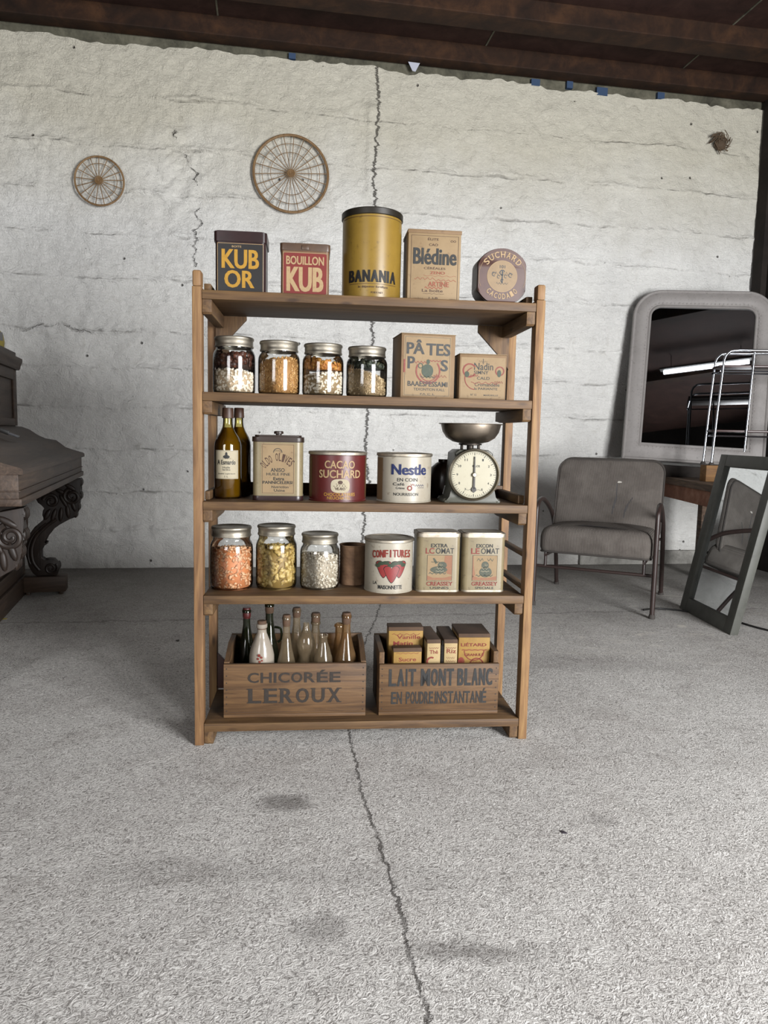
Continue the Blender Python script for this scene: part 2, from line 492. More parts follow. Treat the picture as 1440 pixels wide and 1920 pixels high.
def floor_mat():
    t = NT('worn_concrete')
    v = t.obj()
    sep = t.n('SeparateXYZ'); t.t.links.new(v, sep.inputs[0])
    X, Y, Z = sep.outputs
    big = t.noise(v, 1.1, 5, .6, .4); mid = t.noise(v, 5.5, 5, .65, .6)
    worm = t.noise(v, 50, 3, .6, 3.4); worm2 = t.noise(v, 130, 3, .6, 1.5)
    col = t.mix(t.rr(big, .3, .7), S(174, 171, 167), S(194, 192, 188))
    col = t.mix(t.rr(mid, .5, .72, 0, .45), col, S(146, 141, 136))
    col = t.mix(t.rr(worm, .36, .5, .7, 0), col, S(98, 94, 90))
    col = t.mix(t.rr(worm, .56, .70, 0, .55), col, S(236, 235, 231))
    col = t.mix(t.rr(worm2, .36, .44, .55, 0), col, S(78, 74, 70))
    # named stains
    jx = t.math('MULTIPLY', t.math('SUBTRACT', t.noise(v, 16, 4, .7), .5), .10)
    for (sx, sy, rx, ry, k) in ((-.265, 1.956, .085, .05, .55), (.194, 1.375, .14, .035, .45), (-.116, 1.43, .06, .05, .35), (-.45, 1.62, .22, .07, .2), (.62, 1.9, .05, .03, .3), (.0, 1.62, .3, .06, .15), (.95, 3.3, .5, .12, .18)):
        dx = t.math('DIVIDE', t.math('SUBTRACT', t.math('ADD', X, jx), sx), rx)
        dy = t.math('DIVIDE', t.math('SUBTRACT', t.math('ADD', Y, jx), sy), ry)
        dd = t.math('SQRT', t.math('ADD', t.math('MULTIPLY', dx, dx), t.math('MULTIPLY', dy, dy)))
        col = t.mix(t.rr(dd, .55, 1.25, k, 0), col, S(62, 57, 53))
    # lime streaks near the chair
    st = t.noise(t.obj((1, 3, 1)), 4, 6, .75, 1.2)
    reg = t.math('MULTIPLY', t.rr(X, .5, .95), t.rr(Y, 3.2, 3.7))
    col = t.mix(t.math('MULTIPLY', t.rr(st, .56, .68, 0, .8), reg), col, S(206, 202, 192))
    # colour darkens unevenly towards the far wall
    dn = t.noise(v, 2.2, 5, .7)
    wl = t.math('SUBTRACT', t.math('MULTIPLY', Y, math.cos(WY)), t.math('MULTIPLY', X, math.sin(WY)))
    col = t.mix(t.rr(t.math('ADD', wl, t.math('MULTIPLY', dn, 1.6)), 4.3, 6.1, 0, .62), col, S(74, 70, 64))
    jag = t.math('MULTIPLY', t.math('SUBTRACT', t.noise(v, 20, 5, .75), .5), .06)
    cr, d = crack_node(t, Y, X, [(.9, .135), (1.189, .101), (1.346, .073), (1.457, .06), (1.628, .032), (1.839, -.01), (2.043, -.053), (2.217, -.072), (2.421, -.104), (2.9, -.15), (3.4, -.10), (3.9, -.05), (4.5, 0), (5.6, .1)], .8, 5.8, -.4, .4, jag, .0065)
    crm = t.math('MULTIPLY', cr, t.rr(t.noise(v, 13, 3, .6), .3, .5, .25, .8))
    col = t.mix(crm, col, S(58, 54, 50))
    jb = t.math('MULTIPLY', t.math('SUBTRACT', t.noise(v, 6, 5, .8), .5), .20)
    j2 = t.rr(t.math('ABSOLUTE', t.math('SUBTRACT', t.math('ADD', wl, jb), 4.05)), .002, .014, 1, 0)
    col = t.mix(t.math('MULTIPLY', j2, .45), col, S(64, 60, 56))
    h = t.math('ADD', t.math('MULTIPLY', worm, .6), t.math('MULTIPLY', mid, 1.0))
    h = t.math('ADD', h, t.math('MULTIPLY', worm2, .3))
    h = t.math('SUBTRACT', h, t.math('MULTIPLY', cr, 1.0))
    t.bump(h, .55, .012)
    return t.fin(col, .82, 0, .2)

def rust_mat(name, a, b, c):
    t = NT(name); v = t.obj()
    n = t.noise(v, 5, 6, .7, .5); n2 = t.noise(v, 40, 4, .7)
    col = t.ramp(n, [(.3, a), (.5, b), (.72, c)])
    col = t.mix(t.rr(n2, .55, .7, 0, .4), col, a)
    t.bump(n2, .2, .004)
    return t.fin(col, .75, 0, .2)
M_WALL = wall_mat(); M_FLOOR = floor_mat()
M_BEAM = rust_mat('beam_brown', S(26, 17, 12), S(42, 27, 18), S(64, 42, 26))
M_CEIL = rust_mat('ceiling_panel', S(36, 23, 19), S(50, 33, 28), S(62, 44, 38))
M_DARKWALL = rust_mat('dark_boards', S(22, 19, 17), S(34, 29, 26), S(44, 38, 34))
M_MORTAR = rust_mat('bare_mortar', S(46, 44, 38), S(84, 82, 70), S(112, 108, 94))
M_BLUE = plain('old_blue_paint', S(48, 66, 92))
M_PALE = plain('pale_paper', S(170, 172, 184))

# ------------------------------------------------------------------ setting: geometry
bm = nb()
c4 = [(-7, -6.2), (7.5, -6.2), (7.5, 8.2), (-7, 8.2)]
bm.faces.new([bm.verts.new((x, y, 0)) for x, y in c4])
r_ = bmesh.ops.extrude_face_region(bm, geom=bm.faces[:])
bmesh.ops.translate(bm, vec=(0, 0, -.15), verts=[g for g in r_['geom'] if isinstance(g, bmesh.types.BMVert)])
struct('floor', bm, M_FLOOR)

# far wall: a real relief of courses, ledges and lumps of plaster
def vnoise(X, Z, s, seed, ox=0):
    g = np.random.default_rng(seed).random((128, 128))
    x = X * s + ox; z = Z * s
    xi = np.floor(x).astype(int); zi = np.floor(z).astype(int)
    fx = x - xi; fz = z - zi
    fx = fx * fx * (3 - 2 * fx); fz = fz * fz * (3 - 2 * fz)
    a = g[xi % 128, zi % 128]; b = g[(xi + 1) % 128, zi % 128]; c = g[xi % 128, (zi + 1) % 128]; d = g[(xi + 1) % 128, (zi + 1) % 128]
    return (a * (1 - fx) + b * fx) * (1 - fz) + (c * (1 - fx) + d * fx) * fz

A0, A1, ZT = -4.6, 4.05, 3.76
na, nz = 560, 330
aa = np.linspace(A0, A1, na); zz = np.linspace(0, ZT, nz)
GA, GZ = np.meshgrid(aa, zz, indexing='ij')
D = .016 * (vnoise(GA, GZ, 1.3, 1) - .5) + .012 * (vnoise(GA, GZ, 5, 2) - .5) + .011 * (vnoise(GA, GZ, 17, 3) - .5) + .006 * (vnoise(GA, GZ, 45, 4) - .5)
wob = .05 * (vnoise(GA, 0 * GZ + 3, 1.6, 5) - .5) + .02 * (vnoise(GA, 0 * GZ, 9, 6) - .5)
for i, z0 in enumerate((3.40, 3.06, 2.745, 2.45, 2.14, 1.765, 1.50, 1.21, .90, .58, .3)):
    dz = GZ + wob - z0
    amp = np.clip(vnoise(GA, 0 * GZ + i * 7.3, 3.5, 20 + i) * 2 - .55, 0, 1)
    D += amp * .026 * np.exp(-(dz / .013) ** 2) * (.2 + vnoise(GA, GZ, 28, 40 + i))
    D += .004 * ((i * 37 % 5) - 2) / 2 * (np.tanh(-dz / .01) + 1) * .5 * (1 if i % 2 else -1)
# lumpy patched plaster at left of the big wheel, and a broad trowelled patch
for (ca, cz, ra, rz, k) in ((-.62, 2.95, .22, .5, .022), (-.2, 2.3, .3, .25, .012), (-1.5, 2.95, .6, .25, .01), (-1.4, 1.75, .8, .12, .02), (2.9, 3.1, .8, .14, .014), (1.9, 2.7, .25, .3, .012)):
    m_ = np.exp(-((GA - ca) / ra) ** 2 - ((GZ - cz) / rz) ** 2)
    D += k * m_ * (vnoise(GA, GZ, 11, 60) * 1.2 + vnoise(GA, GZ, 24, 61) - .9)
# a plastered-over stub with its conduit beside the crack
D += .035 * np.exp(-((GA - .775) / .05) ** 2 - ((GZ - 3.46) / .035) ** 2)
D += .012 * np.exp(-((GA - .765) / .03) ** 4) * ((GZ < 3.46) & (GZ > 2.85))
D += .03 * np.exp(-((GA - .765) / .05) ** 2 - ((GZ - .33) / .03) ** 2)
# broken edges of the crack
ck = np.interp(GZ, [0, .69, .9, 1.6, 2.8, 3.27, 3.76], [.765, .8, .775, .824, .808, .815, .8])
D += .008 * np.exp(-((GA - ck - .03) / .03) ** 2) * vnoise(GA, GZ, 14, 71)
top = ZT + .035 * (vnoise(GA, 0 * GZ, 4, 80) - .5) + .02 * (vnoise(GA, 0 * GZ, 22, 81) - .5)
ZZ = GZ * top / ZT
P3 = np.stack([GA, -D, ZZ], -1).reshape(-1, 3)
idx = np.arange(na * nz).reshape(na, nz)
q = np.stack([idx[:-1, :-1], idx[1:, :-1], idx[1:, 1:], idx[:-1, 1:]], -1).reshape(-1, 4)
me = bpy.data.meshes.new('wall_back')
me.vertices.add(len(P3)); me.vertices.foreach_set('co', P3.astype(np.float32).ravel())
me.loops.add(q.size); me.loops.foreach_set('vertex_index', q.astype(np.int32).ravel())
me.polygons.add(len(q)); me.polygons.foreach_set('loop_start', np.arange(0, q.size, 4, dtype=np.int32))
me.polygons.foreach_set('use_smooth', [True] * len(q))
me.update(); me.validate()
o = part('wall_back', me, M_WALL, smooth=0); o['kind'] = 'structure'
WMAT = Matrix((( WA.x, WN.x, 0, (WN * WD).x), (WA.y, WN.y, 0, (WN * WD).y), (0, 0, 1, 0), (0, 0, 0, 1)))
o.matrix_world = WMAT
def wall_frame(o): o.matrix_world = WMAT; return o   # local x along the wall, y into it, z up

# masonry core behind the plaster, the bare strip above it
bm = nb(); box(bm, A0, A1 + .3, .03, .25, 0, 3.95)
wall_frame(struct('trim_1', bm, M_MORTAR))
bm = nb()
for (a, w, z0, z1) in ((2.33, .05, 3.77, 3.82), (2.05, .07, 3.76, 3.81), (2.6, .09, 3.74, 3.80), (3.1, .06, 3.76, 3.81), (.18, .05, 3.77, 3.81)):
    box(bm, a - w / 2, a + w / 2, -.002, .04, z0, z1)
wall_frame(struct('trim_2', bm, M_BLUE))

# ceiling of dark panels carried by beams that run along the far wall
bm = nb(); box(bm, -5.2, 6.0, -REAR - .3, .3, 3.95, 4.05)
wall_frame(struct('ceiling', bm, M_CEIL))
k = 3
for (o0, o1) in ((-.01, .12), (.55, .73), (1.35, 1.53), (2.15, 2.33), (3.4, 3.55), (5.2, 5.35)):
    bm = nb(); box(bm, -4.7, 4.06, -o1, -o0, 3.82, 3.95, .006)
    wall_frame(struct('trim_%d' % k, bm, M_BEAM)); k += 1
# thin battens at the panel joints
for a in (-2.4, -.35, 1.6, 3.2):
    for (o0, o1) in ((.12, .55), (.73, 1.35)):
        bm = nb(); box(bm, a, a + .012, -o1 + .002, -o0 - .002, 3.944, 3.952)
        wall_frame(struct('trim_%d' % k, bm, M_MORTAR)); k += 1

# side walls and the rear wall with its big door opening
bm = nb(); box(bm, 4.05, 4.25, -REAR, .0, 0, 3.95)
wall_frame(struct('wall_right', bm, M_DARKWALL))
bm = nb(); box(bm, -4.8, -4.6, -REAR, .0, 0, 3.95)
wall_frame(struct('wall_left', bm, M_DARKWALL))
bm = nb()
box(bm, -4.8, FILL_OPENING[0], -REAR - .2, -REAR, 0, 3.95); box(bm, FILL_OPENING[1], DOOR[0], -REAR - .2, -REAR, 0, 3.95); box(bm, FILL_OPENING[0], FILL_OPENING[1], -REAR - .2, -REAR, 0, FILL_OPENING[2]); box(bm, FILL_OPENING[0], FILL_OPENING[1], -REAR - .2, -REAR, FILL_OPENING[3], 3.95); box(bm, DOOR[1], 4.25, -REAR - .2, -REAR, 0, 3.95)
box(bm, DOOR[0], DOOR[1], -REAR - .2, -REAR, DOOR[3], 3.95)
wall_frame(struct('wall_rear', bm, M_DARKWALL))
bm = nb(); box(bm, 4.0, 4.05, -.14, -.02, 1.2, 3.82)
wall_frame(struct('trim_%d' % k, bm, M_DARKWALL)); k += 1
# low skirting of rough mortar at the right end of the far wall
bm = nb(); box(bm, 2.6, 4.05, -.035, .02, 0, .12, .008)
wall_frame(struct('baseboard_back', bm, rust_mat('grey_skirting', S(84, 82, 78), S(122, 120, 115), S(150, 148, 142))))

# ------------------------------------------------------------------ the shelf unit
SY = 0.0988; SX0, SY0 = -0.6168, 2.3159
def sp(x, y, z):
    c, s = math.cos(SY), math.sin(SY)
    return Vector((SX0 + x * c - y * s, SY0 + x * s + y * c, z))
W, HP = 1.1386, 1.5504
Z1, Z2, Z3, Z4, Z5 = 1.4904, 1.1735, .8225, .5113, .0748
TH = .0285
shelf = thing('shelf_unit', 'open wooden shelf unit with five boards holding tins, jars and crates', 'shelf', sp(0, 0, 0), SY)
for (x0, x1) in ((0, .0295), (W - .0295, W)):
    for (y0, y1) in ((0, .048), (.335, .378)):
        bm = nb()
        if y0 == 0:
            box(bm, x0, x1, y0, y1, 0, HP - .05, .002)
            box(bm, x0 + .001, x1 - .001, y0 + .001, y1 - .001, HP - .05, HP, .006)
        else:
            box(bm, x0, x1, y0, y1, 0, HP - .03, .002)
        part('post', bm, MW['z'], shelf)
for z in (Z1, Z2, Z3, Z4, Z5):
    bm = nb(); box(bm, .0302, W - .0302, .001, .332, z - TH, z, .0025)
    part('shelf_board', bm, MW['bx'], shelf)
for z, h in ((Z1, .045), (Z2, .042), (Z3, .04), (Z4, .04), (Z5, .0455)):
    for s in (0, 1):
        bm = nb()
        x0 = .0302 if s == 0 else W - .0302 - .030
        zb = z - TH - h if z != Z5 else .001
        poly = [(.006, z - TH - .0005), (.372, z - TH - .0005), (.372, zb + .006), (.30, zb), (.012, zb), (.006, zb + .006)]
        prism(bm, poly, x0, x0 + .030, lambda u, v, d: (d, u, v), .002)
        part('cleat', bm, MW['by'], shelf)
# rails along the sides and the back
for s in (0, 1):
    x0, x1 = (.0302, .052) if s == 0 else (W - .052, W - .0302)
    bm = nb(); prism(bm, [(.05, Z1 + .001), (.334, Z1 + .001), (.334, Z1 + .028), (.05, Z1 + .028)], x0, x1, lambda u, v, d: (d, u, v), .002)
    part('side_rail', bm, MW['by'], shelf)
    bm = nb(); box(bm, x0, x1 - (.006 if s == 0 else 0), .049, .334, Z3 + .001, Z3 + .03, .002)
    part('side_rail', bm, MW['by'], shelf)
for z in (.655, .54):
    bm = nb(); box(bm, W - .029, W - .006, .049, .334, z - .016, z, .002)
    part('side_rail', bm, MW['by'], shelf)
bm = nb(); box(bm, .0305, W - .0305, .334, .352, Z3 - .006, Z3 + .042, .002)
part('back_rail', bm, MW['bx'], shelf)
def gusset(poly):
    bm = nb(); prism(bm, poly, .322, .334, XZ, .001)
    part('gusset', bm, MW['bz'], shelf)
zt = Z1 - TH - .001
gusset([(.0302, zt), (.14, zt), (.14, zt - .012), (.078, zt - .078), (.078, zt - .16), (.0302, zt - .20)])
gusset([(W - .0302, zt), (W - .15, zt), (W - .15, zt - .025), (W - .06, zt - .115), (W - .0302, zt - .16)])
M_REDBROWN = paint('red_brown_board', S(82, 40, 28), S(44, 26, 20), .6)
bm = nb(); prism(bm, [(.0305, .0758), (.075, .0758), (.075, .165), (.0305, .215)], .340, .352, XZ, .001)
part('gusset', bm, M_REDBROWN, shelf, 'red-brown corner gusset at the foot of the left rear post')

def on(x, y, z): return sp(x, y, z + .0003)

# ------------------------------------------------------------------ colours of the tins
INK = {}
def I(name, col, worn):
    if name not in INK: INK[name] = ink(name, col, worn)
    return INK[name]
K_DARK = I('ink_dark', S(44, 46, 46), S(96, 86, 66)); K_RED = I('ink_red', S(150, 52, 40), S(170, 120, 84))
K_MUST = I('ink_mustard', S(212, 160, 52), S(170, 124, 40)); K_BEIGE = I('ink_beige', S(206, 174, 128), S(178, 138, 96))
K_NAVY = I('ink_navy', S(34, 48, 104), S(72, 84, 120)); K_BLACK = I('ink_black', S(24, 22, 22), S(44, 40, 30))
K_GREEN = I('ink_green', S(58, 74, 52), S(90, 92, 70)); K_ORANGE = I('ink_orange', S(176, 92, 66), S(176, 130, 96))
K_CREAM = I('ink_cream', S(206, 192, 160), S(172, 154, 120)); K_BROWN = I('ink_brown', S(84, 54, 38), S(120, 90, 64))
T_MAROON = paint('maroon_tinplate', S(58, 34, 34), S(26, 18, 18), .35, .5)
T_CHAR = paint('charcoal_panel', S(42, 40, 40), S(62, 48, 38), .4, .3, 22)
T_BRASSY = paint('tan_tinplate', S(140, 104, 74), S(84, 58, 42), .4, .5)
T_RED = paint('red_panel', S(146, 48, 42), S(108, 44, 36), .42, .4)
T_YELLOW = paint('yellow_tinplate', S(172, 138, 58), S(128, 98, 44), .33, .45, 9, speck=S(90, 66, 30))
T_KRAFT = paint('aged_card', S(180, 152, 112), S(146, 116, 80), .7, .5, 9, speck=S(120, 86, 56))
T_KRAFT2 = paint('browned_card', S(160, 128, 90), S(120, 90, 62), .7, .5, 9, speck=S(90, 64, 44))
T_BROWNTIN = paint('brown_tinplate', S(100, 64, 54), S(66, 42, 36), .42, .5, 12)
T_DKBROWN = paint('dark_brown_tinplate', S(62, 44, 34), S(36, 27, 22), .42, .5)
T_CREAM = paint('cream_tinplate', S(208, 199, 180), S(170, 152, 124), .4, .45, 8, speck=S(120, 88, 58))
T_OLIVEC = paint('khaki_tinplate', S(164, 148, 112), S(118, 100, 72), .4, .5, 9, speck=S(92, 74, 50))
T_CRIMSON = paint('crimson_tinplate', S(108, 34, 32), S(76, 30, 27), .4, .4, 10, speck=S(96, 60, 40))
T_RUST = rust_mat('rusted_can', S(66, 48, 36), S(104, 80, 60), S(134, 106, 82))

# ------------------------------------------------------------------ top board: five tins
# square tin KUB OR
t = thing('square_tin', 'dark maroon square tin with mustard KUB OR letters, leftmost on the top board', 'tin', on(.144, .06, Z1), SY)
w, d, h = .160, .125, .198
bm = nb(); prism(bm, rrect(w, d, .012, 5, 0, d / 2), 0, h - .02, XY); part('body', bm, T_MAROON, t)
bm = nb(); prism(bm, rrect(w + .008, d + .008, .014, 5, 0, d / 2), h - .034, h - .003, XY); prism(bm, rrect(w - .004, d - .004, .012, 5, 0, d / 2), h - .003, h, XY); part('lid', bm, T_MAROON, t)
f = flat(0)
bm = nb(); patch(bm, -.072, .072, .006, .158, f, .0006, 1); part('front_panel', bm, T_CHAR, t, 'charcoal front panel')
bm = nb(); frame_lines(bm, -.073, .073, .005, .159, .0014, f, .0009, 1); part('border', bm, K_BEIGE, t, 'thin tan border line', 0)
letters(t, K_MUST, f, [('KUB', 0, .080, .119, .060, .03), ('OR', -.003, .020, .096, .055, .03)], label='mustard letters KUB OR')
letters(t, K_BEIGE, f, [('BOITE', -.012, .146, .03, .006, .01)], 'small_print')

# square tin BOUILLON KUB
t = thing('square_tin', 'tan and red square tin with BOUILLON KUB lettering on the top board', 'tin', on(.351, .06, Z1), SY)
w, d, h = .156, .12, .168
bm = nb(); prism(bm, rrect(w, d, .010, 5, 0, d / 2), 0, h - .012, XY); part('body', bm, T_BRASSY, t)
bm = nb(); prism(bm, rrect(w + .006, d + .006, .012, 5, 0, d / 2), h - .023, h, XY, .0015); box(bm, -.011, .011, -.006, -.003, h - .02, h - .006, .001); part('lid', bm, paint('brown_lid', S(104, 78, 58), S(64, 46, 36), .42, .5), t)
bm = nb(); patch(bm, -.070, .070, .008, .138, f, .0005, 1, .008); part('front_panel', bm, T_RED, t, 'red front panel')
bm = nb(); frame_lines(bm, -.0715, .0715, .0065, .1395, .0015, f, .0008, 1); part('border', bm, K_BEIGE, t, 'thin beige border line', 0)
letters(t, K_BEIGE, f, [('BOUILLON', 0, .101, .122, .027, .025), ('KUB', 0, .016, .120, .078, .035)], label='beige letters BOUILLON KUB')

# tall round tin BANANIA
rB, hB = .0985, .285
t = thing('round_tin', 'tall yellow round tin with black BANANIA lettering, tallest on the top board', 'tin', on(.572, .125, Z1), SY)
bm = nb(); lathe(bm, [(0, 0), (rB - .003, 0), (rB, .003), (rB, hB - .012), (0, hB - .012)], 56); part('body', bm, T_YELLOW, t)
bm = nb(); lathe(bm, [(rB + .001, hB - .022), (rB + .004, hB - .020), (rB + .004, hB - .003), (rB + .001, hB), (rB - .006, hB), (rB - .008, hB - .006), (0, hB - .006)], 56)
part('lid', bm, paint('dark_rim', S(48, 42, 32), S(26, 22, 18), .4, .4), t)
f = cyl(rB)
letters(t, K_BLACK, f, [(c, u, .050, w_, .038, .05) for c, u, w_ in zip('BANANIA', (-.076, -.0505, -.0235, .0035, .0305, .0495, .070), (.0245, .0265, .0255, .0265, .0255, .0085, .0265))], label='heavy black letters BANANIA')
letters(t, K_BROWN, f, [('le déjeuner fortifiant', 0, .030, .10, .009, .012), ('POIDS NET', .012, .014, .04, .006, .01)], 'small_print')
bm = nb(); patch(bm, -.085, .085, .044, .0452, f, .0009, 20); part('rule_line', bm, K_BROWN, t, 'thin brown rule line', 0)
bm = nb(); patch(bm, -.13, .13, hB - .030, hB - .0285, f, .0009, 30); part('rule_line', bm, K_BROWN, t, 'thin brown rule line', 0)

# BLEDINE box
t = thing('carton_box', 'tall tan carton box with large Blédine lettering on the top board', 'box', on(.776, .07, Z1), SY)
w, d, h = .176, .125, .234
bm = nb(); box(bm, -w / 2, w / 2, 0, d, 0, h - .006, .002); part('body', bm, T_KRAFT, t)
bm = nb(); box(bm, -w / 2 - .002, w / 2 + .002, -.002, d + .002, h - .012, h, .0015); part('lid', bm, T_KRAFT2, t)
f = flat(0)
letters(t, K_DARK, f, [('Blédine', .002, .122, .146, .053, .03)], label='bold dark letters Blédine')
letters(t, K_BROWN, f, [('ÉLITE', -.005, .200, .036, .009, .01), ('CAO', -.004, .182, .030, .008, .012), ('OO', .062, .196, .018, .007, .012), ('CÉRÉALES', .002, .107, .072, .009, .008), ('La boîte', -.004, .034, .07, .009, .01), ('1 LB', .0, .012, .03, .006, .01)], 'small_print',
        extra=lambda b: (frame_lines(b, -.078, .080, .005, .215, .0010, f, .0008, 1), squiggle(b, 0, .028, .07, f, .001), squiggle(b, -.05, .012, .03, f, .0016), squiggle(b, .065, .012, .022, f, .002)))
letters(t, K_ORANGE, f, [('ARTINE', .016, .052, .070, .016, .02), ('ZENO', .012, .092, .05, .009, .02)], 'red_print', 'faded red print',
        extra=lambda b: (squiggle(b, -.03, .076, .07, f, .004, .0016), squiggle(b, .04, .072, .07, f, .003, .0018), squiggle(b, .02, .086, .11, f, .002), squiggle(b, .0, .046, .06, f, .003, .003)))

# SUCHARD round tin standing on its edge
t = thing('round_tin', 'brown round tin standing on edge with SUCHARD ring lettering, right end of top board', 'tin', on(1.004, .06, Z1), SY)
rS = .0945; flatx = .083
prof = []
for k in range(73):
    a = R(-62 + 304 * k / 72)
    prof.append((max(-flatx, min(flatx, rS * math.cos(a) * 1.0)), .0905 + rS * math.sin(a)))
prof = [(u, max(0.0, v)) for u, v in prof]
bm = nb(); prism(bm, prof, .008, .085, XZ, .004); part('body', bm, T_DKBROWN, t)
bm = nb(); prism(bm, [(u * .975, .0925 + (v - .0925) * .975) for u, v in prof], -.002, .009, XZ, .003); part('lid', bm, T_BROWNTIN, t)
f = flat(-.002)
bm = nb(); oval(bm, 0, .092, .050, .050, f, .0006, 30); part('medallion', bm, paint('medallion_tan', S(168, 138, 96), S(124, 96, 66), .5, .4), t, 'tan round medallion', 0)
bm = nb(); ring(bm, 0, .092, .050, .0512, f); ring(bm, 0, .092, .079, .0798, f, a0=-25, a1=205); part('ring_lines', bm, K_BEIGE, t, None, 0)
fa = arc_top(-.002, 0, .092, .064); fb = arc_bot(-.002, 0, .092, .064)
letters(t, K_BEIGE, fa, [(c, -.0555 + i * .0185, -.003, .014, .020, .02) for i, c in enumerate('SUCHARD')], label='beige arc of letters SUCHARD')
letters(t, K_BEIGE, fb, [(c, -.048 + i * .0138, -.010, .0105, .018, .02) for i, c in enumerate('CACODAIO')], 'lower_lettering', 'beige arc of lettering along the bottom')
bm = nb()
for (u, v, s) in ((-.028, .098, .010), (.028, .096, .010), (0, .104, .013), (-.012, .09, .008), (.012, .092, .008), (0, .078, .008)):
    ring(bm, u, v, s * .5, s * .72, f, .0011, 18, 20, 300)
squiggle(bm, 0, .068, .04, f, .003, .0014, d=.0011); squiggle(bm, 0, .1, .07, f, .006, .0012, 20, d=.0011); patch(bm, -.002, .002, .07, .11, f, .0011, 1)
put_text(bm, '101', 0, .118, .018, .010, f, .01, .0011)
part('emblem', bm, I('ink_slate', S(62, 74, 84), S(110, 104, 84)), t, 'slate-blue emblem', 0)

# ------------------------------------------------------------------ glass jars
def jar_mesh(Rj, h, squat):
    """outer wall of a screw-top jar; returns profile without the lid"""
    rn = Rj * .86; zs = h * .70; zn = h * .80
    return [(0, .004), (Rj * .80, .003), (Rj * .88, 0), (Rj * .96, .004), (Rj, .014), (Rj, zs - .012), (Rj * .985, zs), (Rj * .93, zs + .010), (rn + .001, zn - .004), (rn, zn), (rn, zn + .006), (rn + .0025, zn + .009), (rn, zn + .012), (rn, h - .012)]
def lid_prof(rn, z0, z1):
    return [(rn + .001, z0), (rn + .0035, z0 + .001), (rn + .0042, z0 + .005), (rn + .0022, z0 + .008), (rn + .0022, z1 - .011), (rn + .0052, z1 - .008), (rn + .0052, z1 - .003), (rn + .003, z1), (rn - .006, z1), (rn - .009, z1 - .0022), (0, z1 - .0022)]
def jar(x, y, z, Rj, h, label):
    t = thing('glass_jar', label, 'jar', on(x, y, z), SY, 'lidded glass jars')
    bm = nb(); lathe(bm, jar_mesh(Rj, h, 0), 48); part('jar_body', bm, M_GLASS, t, 'clear glass', 60)
    bm = nb(); lathe(bm, lid_prof(Rj * .86, h - .034, h), 48); part('lid', bm, M_LID, t, 'metal screw lid', 45)
    return t

def blob_template(kind):
    b = bmesh.new(); bmesh.ops.create_icosphere(b, subdivisions=1 if kind != 'shell' else 2, radius=1.0)
    V = np.array([v.co[:] for v in b.verts])
    if kind == 'bean':
        V[:, 2] *= .72; V[:, 1] *= .62; V[:, 1] += .28 * (V[:, 0] ** 2)
    elif kind == 'grain': V[:, 1] *= .55; V[:, 2] *= .5
    elif kind == 'cashew':
        V[:, 1] *= .5; V[:, 2] *= .5; V[:, 1] += .75 * (V[:, 0] ** 2)
    elif kind == 'shell':
        V[:, 2] *= .55; V[:, 1] *= .6; V[:, 1] += .35 * V[:, 0] ** 2; V *= (1 + .12 * np.sin(V[:, :1] * 12))
    elif kind == 'flake': V[:, 2] *= .22; V[:, 1] *= .8; V[:, 2] += .25 * V[:, 0] * V[:, 1]
    F = [tuple(v.index for v in f.verts) for f in b.faces]
    b.free(); return V, np.array(F)

